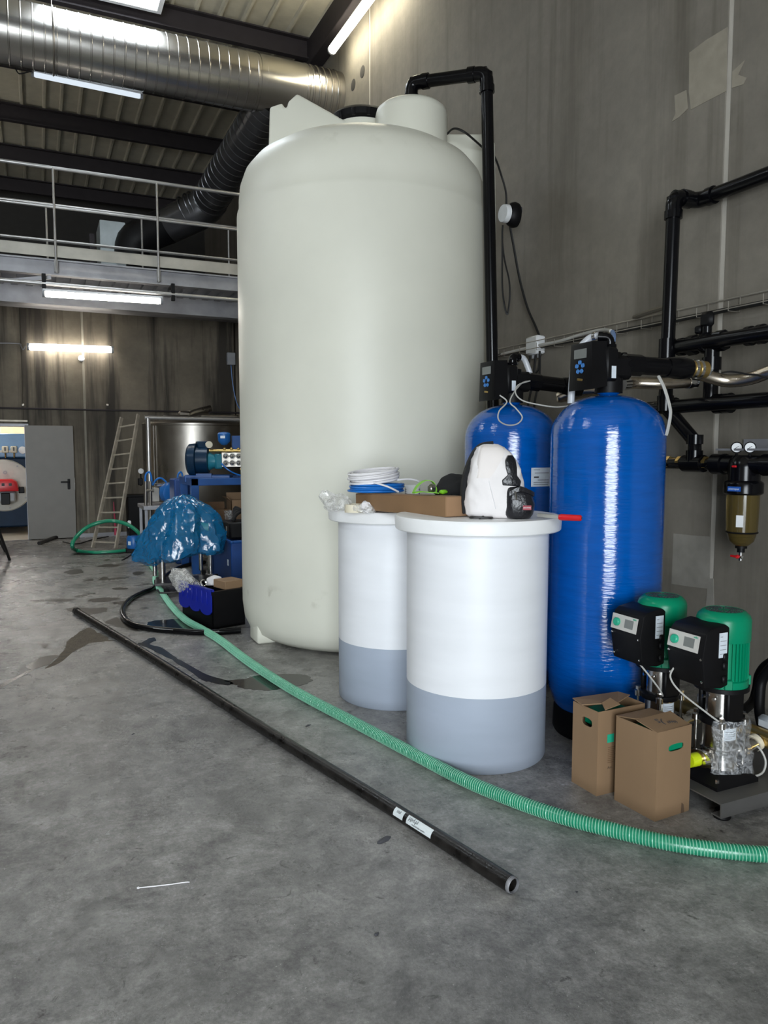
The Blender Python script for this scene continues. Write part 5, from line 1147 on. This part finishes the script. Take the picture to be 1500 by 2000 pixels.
m = MB(); m.cyl((p.x-.05, 12.7, 2.13), (3.5, 12.7, 2.12), .035, seg=12); build('top_rail', m, M_rail, t)
m = MB(); m.cyl((p.x+.09, 12.75, 0.4), (p.x+.09, 12.75, 2.0), .012, seg=8); m.cyl((p.x+.13, 12.75, 0.4), (p.x+.13, 12.75, 2.0), .012, seg=8); build('sight_tube', m, M_ssd, t)
m = MB(); m.cyl((3.4, 12.7, 0), (3.4, 12.7, 2.12), .035, seg=12); build('post', m, M_rail, t)
pa = P(365, 812, Y=12.8); pb = P(412, 797, Y=12.9)
m = MB(); m.tube([pa, pa.lerp(pb, .3)+V(0, 0, .01), pb], [.05, .06, .05], seg=10); m.box(pa+V(-.04, 0, .03), (.2, .1, .08), bev=.02); m.cyl(pa+V(.25, .1, .0), pa+V(.9, .1, .0), .035, seg=10); m.box(pa+V(-.2, .1, -.02), (.35, .2, .06), bev=.02); m.jitter(.012, 14, 3)
tag(build('scrap_pile', m, M_ssd), 'dusty lid and pipe offcuts piled on top of the steel tank frame', 'scrap')
m = MB(); p = P(275, 920, Y=13.3); m.lathe([(0, 0), (.045, 0), (.045, .03), (.03, .035), (0, .035)], p, 20, Matrix.Rotation(PI/2, 4, 'X')); t = thing('wall_gauge', 'round pale pressure gauge on its black stem left of the steel tank', 'gauge', p); build('dial', m, M_white, t)
m = MB(); m.cyl(p+V(0, .02, -.03), p+V(0, .02, -.25), .012, seg=8); m.box(p+V(-.01, .02, -.18), (.08, .06, .12), bev=.01); build('stem', m, M_blackm, t)
m = MB(); m.tube([P(222, 980, Y=13.6), P(223, 1000, Y=13.6), P(225, 1025, Y=13.6), P(226, 1045, Y=13.6)], [.005, .012, .02, .025], seg=8, n=3); tag(build('pink_strap', m, M_pink), 'faded pink strap hanging behind the ladder', 'strap')
wire('floor_pipe', 'dark pipe offcut lying at the foot of the back wall by the door', [P(76, 1061, Z=.03), P(95, 1054, Z=.03), P(112, 1049, Z=.03), P(150, 1047, Z=.03)], .03, M_blacks, 'pipe', seg=10)
wire('floor_cable', 'thin black cable lying on the floor under the hose loop', [P(123, 1058, Z=.01), P(150, 1062, Z=.01), P(180, 1054, Z=.01), P(205, 1049, Z=.01), P(212, 1048, Z=.01)], .010, M_cable)
wire('floor_cable', 'thin black cable trailing along the floor to the small blue pump', [P(150, 1081, Z=.01), P(185, 1082, Z=.01), P(225, 1081, Z=.01), P(258, 1078, Z=.01), P(252, 1086, Z=.01), P(238, 1094, Z=.01)], .010, M_cable)
t = thing('stand_leg', 'thin dark steel trestle leg at the left picture edge', 'trestle', P(8, 1080, Z=0))
m = MB(); m.cyl(P(19, 1094, Z=0), P(-12, 1010, Y=10.8), .02, seg=8); build('leg', m, M_blackm, t)
m = MB(); m.cyl(P(10, 1077, Z=0), P(-15, 1030, Y=11.6), .018, seg=8); build('leg', m, M_blackm, t)
# small blue transfer pump at the hose end
pc = P(262, 1078, Z=0)
t = thing('transfer_pump', 'small blue transfer pump on the floor at the end of the hose loop', 'pump', pc)
m = MB(); m.lathe([(0, .06), (.10, .06), (.11, .08), (.11, .22), (.09, .26), (0, .27)], pc, 24); build('pump_body', m, M_blup, t)
m = MB(); m.box(pc+V(0, 0, .03), (.26, .2, .06), bev=.01); m.cyl(pc+V(-.05, 0, .26), pc+V(-.06, 0, .42), .015, seg=8); build('stand', m, M_blackm, t)
m = MB(); m.box(pc+V(-.06, 0, .44), (.05, .04, .12), bev=.012); build('switch_handle', m, M_white, t)
m = MB(); m.box(pc+V(-.075, -.085, .15), (.05, .004, .06), -.8); build('name_label', m, M_paper, t)
# bag-covered stand
sc_ = V(1.44, 8.65, 0)
t = thing('wheeled_stand', 'stainless column stand on castors under the blue bag', 'stand', sc_)
for px, py in ((318, 1150), (303, 1140), (393, 1128), (412, 1135)):
    a = P(px, py-4, Z=.03); m = MB(); m.cyl((a.x, a.y, .10), (a.x, a.y, .56), .036 if px in (318, 412) else .026, seg=16); build('column', m, M_ss, t)
m = MB(); m.box(sc_+V(.02, .12, .10), (.62, .45, .03), -YAW*.4, bev=.004); m.tube([P(308, 1152, Z=.1), P(312, 1158, Z=.09), P(330, 1158, Z=.09), P(355, 1156, Z=.09)], .010, seg=8); build('base_plate', m, M_blacks, t)
for px, py in ((325, 1166), (306, 1148), (422, 1136), (398, 1128)):
    a = P(px, py, Z=0); m = MB(); m.cyl((a.x-.015, a.y, .035), (a.x+.015, a.y, .035), .035, seg=16); m.box((a.x, a.y, .07), (.05, .04, .05), bev=.006); build('castor', m, M_blackm, t)
m = MB(); m.box(sc_+V(.12, .1, .75), (.34, .3, .26), -YAW, bev=.03); m.cyl(sc_+V(-.2, .1, .72), sc_+V(.3, -.1, .72), .12, seg=20); m.bb(sc_.x-.24, sc_.y-.1, .60, sc_.x+.3, sc_.y+.3, .64); build('covered_motor', m, M_teal2, t)
rows = [(1.085, .0, .03), (1.07, .0, .10), (1.035, .005, .17), (.99, .01, .235), (.93, .01, .295), (.86, .01, .35), (.78, .0, .395), (.70, -.005, .43), (.61, -.015, .455), (.52, -.03, .475), (.43, -.045, .48), (.40, -.05, .44), (.39, -.05, .35)]
rings = []
for j, (z, cx_, hw) in enumerate(rows):
    ring = []
    for k in range(56):
        a = 2*PI*k/56; f_ = 1+.10*math.sin(5*a+j*.3)*min(1, j/5)+.05*math.sin(11*a+1)*min(1, j/5)
        zz = z-(.02*math.sin(3*a+.4)+.02*math.sin(7*a))*(j/12)**2-.13*max(0, math.cos(a-math.radians(195)))**4*(j/12)**3+.05*max(0, math.cos(a))**2*(j/12)**3
        ring.append(sc_+U*(cx_+hw*f_*math.cos(a))+VV*(.08+.72*hw*f_*math.sin(a))+V(0, 0, zz))
    rings.append(ring)
m = MB(); m.loft(rings, cap=False); bmesh.ops.contextual_create(m.bm, geom=[v for v in m.bm.verts][:56]); bmesh.ops.subdivide_edges(m.bm, edges=list(m.bm.edges), cuts=1, use_grid_fill=True); m.jitter(.03, 6, 2); m.jitter(.022, 15, 5); m.jitter(.010, 38, 8)
tag(build('blue_plastic_bag', m, M_bag, ang=30), 'big crinkled translucent blue plastic bag draped over the wheeled stand', 'plastic bag')
# crate with lid flap
t = thing('lidded_crate', 'black crate with bright blue hinged lid flap, filled with bags and cartons', 'crate', (1.43, 6.97, 0), math.radians(16))
X0, X1, Y0, Y1, CHT = -.165, .165, -.30, .30, .345
m = MB()
for a in ((X0, Y0, X1, Y0+.015), (X0, Y1-.015, X1, Y1), (X0, Y0, X0+.015, Y1), (X1-.015, Y0, X1, Y1)): m.bb(a[0], a[1], .0, a[2], a[3], CHT)
m.bb(X0, Y0, 0, X1, Y1, .02); m.bb(X0-.02, Y0-.02, CHT-.03, X1+.0, Y0, CHT); build('crate_body', m, M_blackm, t, world=False)
m = MB(); n_ = 24; top = []; 
for k in range(n_+1):
    f_ = k/n_; y = Y0-.02+(Y1-Y0+.04)*f_; dep = .18+.04*abs(math.sin(f_*PI*3.0))**.5*(1 if k not in (0, n_) else 0)
    top.append((y, dep))
pv = [(y, CHT+.02) for y, _ in top]+[(y, CHT-dd) for y, dd in top[::-1]]
m.prism(pv, 0, .012, Matrix(((0, 0, -1, X0-.012), (1, 0, 0, 0), (0, 1, 0, 0), (0, 0, 0, 1)))); m.bb(X0-.03, Y0-.02, CHT-.005, X0+.01, Y1+.02, CHT+.02)
lidf = build('lid_flap', m, M_blueh, t, world=False)
for f_ in (.1, .26, .42, .58, .74, .9):
    m = MB(); y = Y0+(Y1-Y0)*f_; m.box((X0-.027, y, CHT-.06), (.008, .03, .12), bev=.003); build('rib', m, M_blueh, lidf, world=False)
m = MB(); m.prism([(X1-.02, Y1), (X1+.015, Y1), (X1+.015, Y1-.35), (X1-.02, Y1-.35)], CHT-.01, CHT+.02); build('lid_flap', m, M_blueh, t, world=False)
m = MB(); m.box((1.55, 6.84, CHT+.03), (.20, .20, .075), .35, bev=.004); tag(build('small_carton', m, M_card), 'small flat cardboard box lying on top of the black crate', 'carton')
m = MB(); m.box((1.45, 6.99, CHT+.035), (.11, .12, .08), .5, bev=.01); m.jitter(.02, 14, 4); tag(build('white_packet', m, M_tubew), 'white paper packet beside the small carton in the crate', 'packet')
m = MB()
r0 = P(342, 1122, Y=7.45); r1 = P(392, 1155, Y=6.92); ax = r1-r0
m.tube([r0, r0.lerp(r1, .12), r0.lerp(r1, .4), r0.lerp(r1, .75), r0.lerp(r1, 1)], [.03, .09, .10, .08, .03], seg=20, n=5); m.jitter(.04, 12, 2); m.jitter(.015, 30, 5)
tag(build('clear_plastic_bag', m, M_film), 'long clear plastic bag of metal parts sticking out of the black crate', 'plastic bag')
t = thing('steel_hooks', 'shiny steel hook fittings in the clear bag end on the crate', 'fittings', r1)
m = MB(); m.torus(r1+V(.03, .02, .07), .03, .008, Euler((1.2, 0, .4)).to_matrix(), 20, 6); build('ring_hook', m, M_chrome, t); m = MB(); m.tube([r1+V(-.10, .06, .09), r1+V(-.07, .04, .06), r1+V(-.04, .03, .10), r1+V(-.01, .02, .06)], .005, seg=6, n=4); build('wire_hook', m, M_chrome, t)
# blue bin with black crate and cartons
t = thing('blue_bin', 'dark blue steel bin on the floor left of the big tank', 'bin', (2.5, 8.95, 0))
m = MB(); m.bb(1.95, 8.45, 0, 3.0, 9.5, .55, bev=.012); build('bin_body', m, M_blue3, t)
m = MB(); m.box((1.948, 8.62, .30), (.004, .05, .07)); build('bin_label', m, M_paper, t)
m = MB(); m.box((1.95, 8.95, .56), (.03, 1.1, .025), bev=.004); m.box((2.5, 8.45, .56), (1.12, .03, .025), bev=.004); build('rim', m, M_blue2, t)
t = thing('black_toolbox', 'open black toolbox on the blue bin', 'toolbox', (2.2, 8.75, .575))
m = MB(); m.box((2.22, 8.80, .67), (.5, .42, .19), bev=.02); build('box_body', m, M_blackm, t)
m = MB(); m.box((1.965, 8.74, .66), (.006, .03, .10)); build('latch', m, M_ssd, t)
m = MB()
for k in range(4): m.tube([V(2.02+.02*k, 8.66+.05*k, .78), V(2.10, 8.72+.04*k, .86+.02*k), V(2.25, 8.8, .88-.02*k), V(2.4, 8.74+.05*k, .80)], .02, seg=8, n=5)
tag(build('hose_bundle', m, M_cloth), 'bundle of black hoses piled on the black toolbox', 'hoses')
YT = 9.75
x0 = P(373, 940, Y=YT).x; zt_ = P(420, 934, Y=YT).z; zu = P(420, 948, Y=YT).z
t = thing('steel_workbench', 'blue painted steel workbench carrying the pressure pump', 'workbench', (x0+.5, YT+.4, 0))
m = MB(); m.bb(x0, YT, zu, 3.2, YT+.09, zt_, bev=.005); m.bb(x0, YT+.8, zu, 3.2, YT+.89, zt_); m.bb(x0, YT, zu, x0+.09, YT+.89, zt_); build('top_beam', m, M_blue2, t)
m = MB(); m.bb(x0+.09, YT+.09, zt_-.012, 3.2, YT+.8, zt_-.004); build('top_plate', m, M_blue3, t)
for y in (YT, YT+.8):
    for x in (x0, 3.1): m = MB(); m.bb(x, y, 0, x+.10, y+.09, zu, bev=.005); build('leg', m, M_blue2, t)
m = MB(); m.bb(x0+.05, YT+.02, .58, 3.2, YT+.85, .62); build('lower_shelf', m, M_blue3, t)
mc = P(390, 898, Y=YT+.4)
t = thing('pressure_pump', 'dark blue electric motor driving a chrome plunger pump on the blue workbench', 'pump', (mc.x, mc.y, zt_))
ax = V(.93, -.36, 0).normalized(); qx = ax.to_track_quat('Z', 'Y').to_matrix().to_4x4()
m = MB(); m.lathe([(0, -.17), (.13, -.17), (.18, -.155), (.21, -.13), (.22, -.04), (.18, -.03), (.18, .12), (.12, .13), (0, .13)], mc, 32, qx); m.box(mc+V(.05, -.02, .20), (.18, .16, .09), bev=.01); build('motor', m, M_teal, t)
m = MB(); m.lathe([(.13, .11), (.09, .19), (.09, .27), (0, .27)], mc+V(0, 0, -.02), 24, qx); m.box(mc+ax*.24+V(0, 0, -.02), (.11, .2, .20), bev=.02); build('gearbox', m, M_teal2, t)
m = MB(); m.box(mc+V(.12, 0, -.25), (.6, .3, .10), -.37, bev=.01); m.box(mc+V(.04, -.1, -.21), (.20, .12, .06), -.37); build('mounting_base', m, M_blue2, t)
pb_ = mc+ax*.46
for k in range(3):
    for dz in (-.04, .05):
        m = MB(); c = pb_+ax*(k*.085-.08)-VV*.12+V(0, 0, dz); m.cyl(c, c-VV*.06, .036, seg=10); m.ball(c-VV*.06, .026, 1); build('valve_cap', m, M_chrome, t)
m = MB(); m.box(pb_+V(.02, 0, 0), (.36, .2, .2), -.37, bev=.01); build('pump_head', m, M_ssd, t)
m = MB(); m.cyl(pb_-ax*.30-VV*.14+V(0, 0, .12), pb_+ax*.4-VV*.14+V(0, 0, .12), .020, seg=10); m.cyl(pb_+ax*.1-VV*.14+V(0, 0, -.12), pb_+ax*.4-VV*.14+V(0, 0, -.12), .018, seg=10)
for k in range(4): m.ball(pb_+ax*(-.1+.09*k)-VV*.14+V(0, 0, .14), .026, 1)
build('brass_line', m, M_brass, t)
m = MB(); p = pb_-ax*.30-VV*.16+V(0, 0, .20); m.lathe([(0, 0), (.045, 0), (.045, .03), (0, .035)], p, 20, Matrix.Rotation(PI/2, 4, 'X')); build('gauge', m, M_cream, t)
m = MB(); m.lathe([(0, 0), (.04, .01), (.08, .06), (.085, .15), (.07, .17), (0, .18)], pb_-ax*.12-VV*.06+V(0, 0, .19), 24); dmp = build('pulsation_damper', m, M_blup, t)
m = MB(); m.box(pb_-ax*.12-VV*.145+V(0, 0, .30), (.06, .004, .035), -.37); build('damper_label', m, M_paper, dmp)
m = MB(); m.box(pb_+ax*.30+VV*.1+V(0, 0, .22), (.7, .06, .20), -.1, bev=.005); build('belt_guard', m, M_blue2, t)
wire('machine_hose', 'thin blue hose dropping from the pressure pump to the right', [P(432, 905, Y=9.9), P(445, 917, Y=9.85), P(462, 926, Y=9.85), P(485, 932, Y=9.85)], .010, M_tubeb, 'hose')
for l_, x, y, z0_, sx, sy, sz, mm in (('low brown carton on the blue workbench shelf behind the blue bag', 421, 1020, .62, .30, .25, .20, M_card2), ('tall open brown carton on the blue workbench shelf beside the big tank', 469, 1008, .62, .30, .28, .32, M_card)):
    c = P(x, y, Y=YT+.25); t = thing('shelf_carton', l_, 'carton', (c.x, c.y, z0_)); m = MB(); h = sz
    for a in ((-sx/2, -sy/2, sx/2, -sy/2+.008), (-sx/2, sy/2-.008, sx/2, sy/2), (-sx/2, -sy/2, -sx/2+.008, sy/2), (sx/2-.008, -sy/2, sx/2, sy/2)): m.bb(a[0], a[1], 0, a[2], a[3], h)
    m.bb(-sx/2, -sy/2, 0, sx/2, sy/2, .008); build('carton_body', m, mm, t, world=False)
    m = MB(); m.box((0, sy/2+.0, h+.04), (sx, .006, .10), rot=(-.3, 0, 0)); build('flap', m, mm, t, world=False)
    m = MB(); m.box((-sx/2-.03, 0, h+.02), (.006, sy, .08), rot=(0, -.9, 0)); build('flap', m, mm, t, world=False)
c = P(447, 1005, Y=YT+.1); m = MB(); m.lathe([(0, 0), (.05, 0), (.065, .18), (.068, .18), (.07, .19), (.06, .19)], (c.x, c.y, .62), 20); tag(build('clear_tub', m, M_film), 'small cloudy plastic tub between the two shelf cartons', 'tub')
# small blue motor skid
c = P(327, 962, Y=11.6)
t = thing('dosing_skid', 'grey bench with small bright blue motor and pipework at the back', 'pump skid', (c.x, 11.8, 0))
m = MB(); m.lathe([(0, -.17), (.10, -.17), (.15, -.15), (.155, -.10), (.155, -.04), (.13, -.03), (.13, .18), (0, .18)], c, 32, V(-.35, .94, 0).to_track_quat('Z', 'Y').to_matrix().to_4x4()); mo = build('motor', m, M_blup, t)
m = MB(); nv = V(.35, -.94, 0); m.lathe([(0, 0), (.04, 0), (.04, .01), (0, .01)], c+nv*.17, 20, nv.to_track_quat('Z', 'Y').to_matrix().to_4x4()); build('fan_hub', m, M_blue3, mo)
zs = P(327, 985, Y=11.6).z
m = MB(); m.bb(c.x-.38, 11.35, zs-.06, c.x+.55, 12.1, zs, bev=.006); build('bench_top', m, M_galvd, t)
for x in (c.x-.34, c.x+.50):
    for y in (11.4, 12.05): m = MB(); m.bb(x-.02, y-.02, 0, x+.02, y+.02, zs-.06); build('leg', m, M_galvd, t)
m = MB()
for px in (285, 294): m.cyl(P(px, 1010, Y=11.5), P(px, 940, Y=11.5), .022, seg=8)
m.cyl(P(285, 958, Y=11.5), P(300, 958, Y=11.5), .025, seg=8); m.cyl(P(300, 945, Y=11.6), P(350, 943, Y=11.6), .012, seg=8); m.cyl(P(302, 950, Y=11.6), P(350, 948, Y=11.6), .010, seg=8); m.cyl(P(348, 962, Y=11.5), P(348, 935, Y=11.5), .02, seg=8); m.box(P(303, 966, Y=11.6), (.12, .12, .22), bev=.01); build('pipework', m, M_ssd, t)
m = MB()
for px, w_ in ((284, 7), (347, 6)):
    m.tube([P(px, 945, Y=11.5), P(px+.5, 928, Y=11.5), P(px+w_, 922, Y=11.5), P(px+w_*1.6, 930, Y=11.5), P(px+w_*1.8, 948, Y=11.5)], .014, seg=8, n=5)
m.tube([P(298, 948, Y=11.6), P(305, 937, Y=11.6), P(315, 934, Y=11.6), P(325, 942, Y=11.6)], .014, seg=8, n=5); build('blue_tubing', m, M_tubeb, t)
m = MB(); c = P(262, 1000, Y=13.9); m.bb(c.x-.05, 14.42, 0, c.x+.28, 14.78, .75, bev=.01); m.bb(c.x-.08, 14.40, .75, c.x+.30, 14.80, .78); tag(build('dark_cabinet', m, M_blackm), 'low dark cabinet against the back wall behind the ladder', 'cabinet')
m = MB(); c = P(365, 985, Y=10.6); m.bb(c.x-.14, 10.75, .0, c.x+.20, 11.2, 1.2, bev=.02); tag(build('blue_cabinet', m, M_blue3), 'narrow blue machine cabinet between small motor bench and workbench', 'cabinet')
bpy.context.view_layer.update()
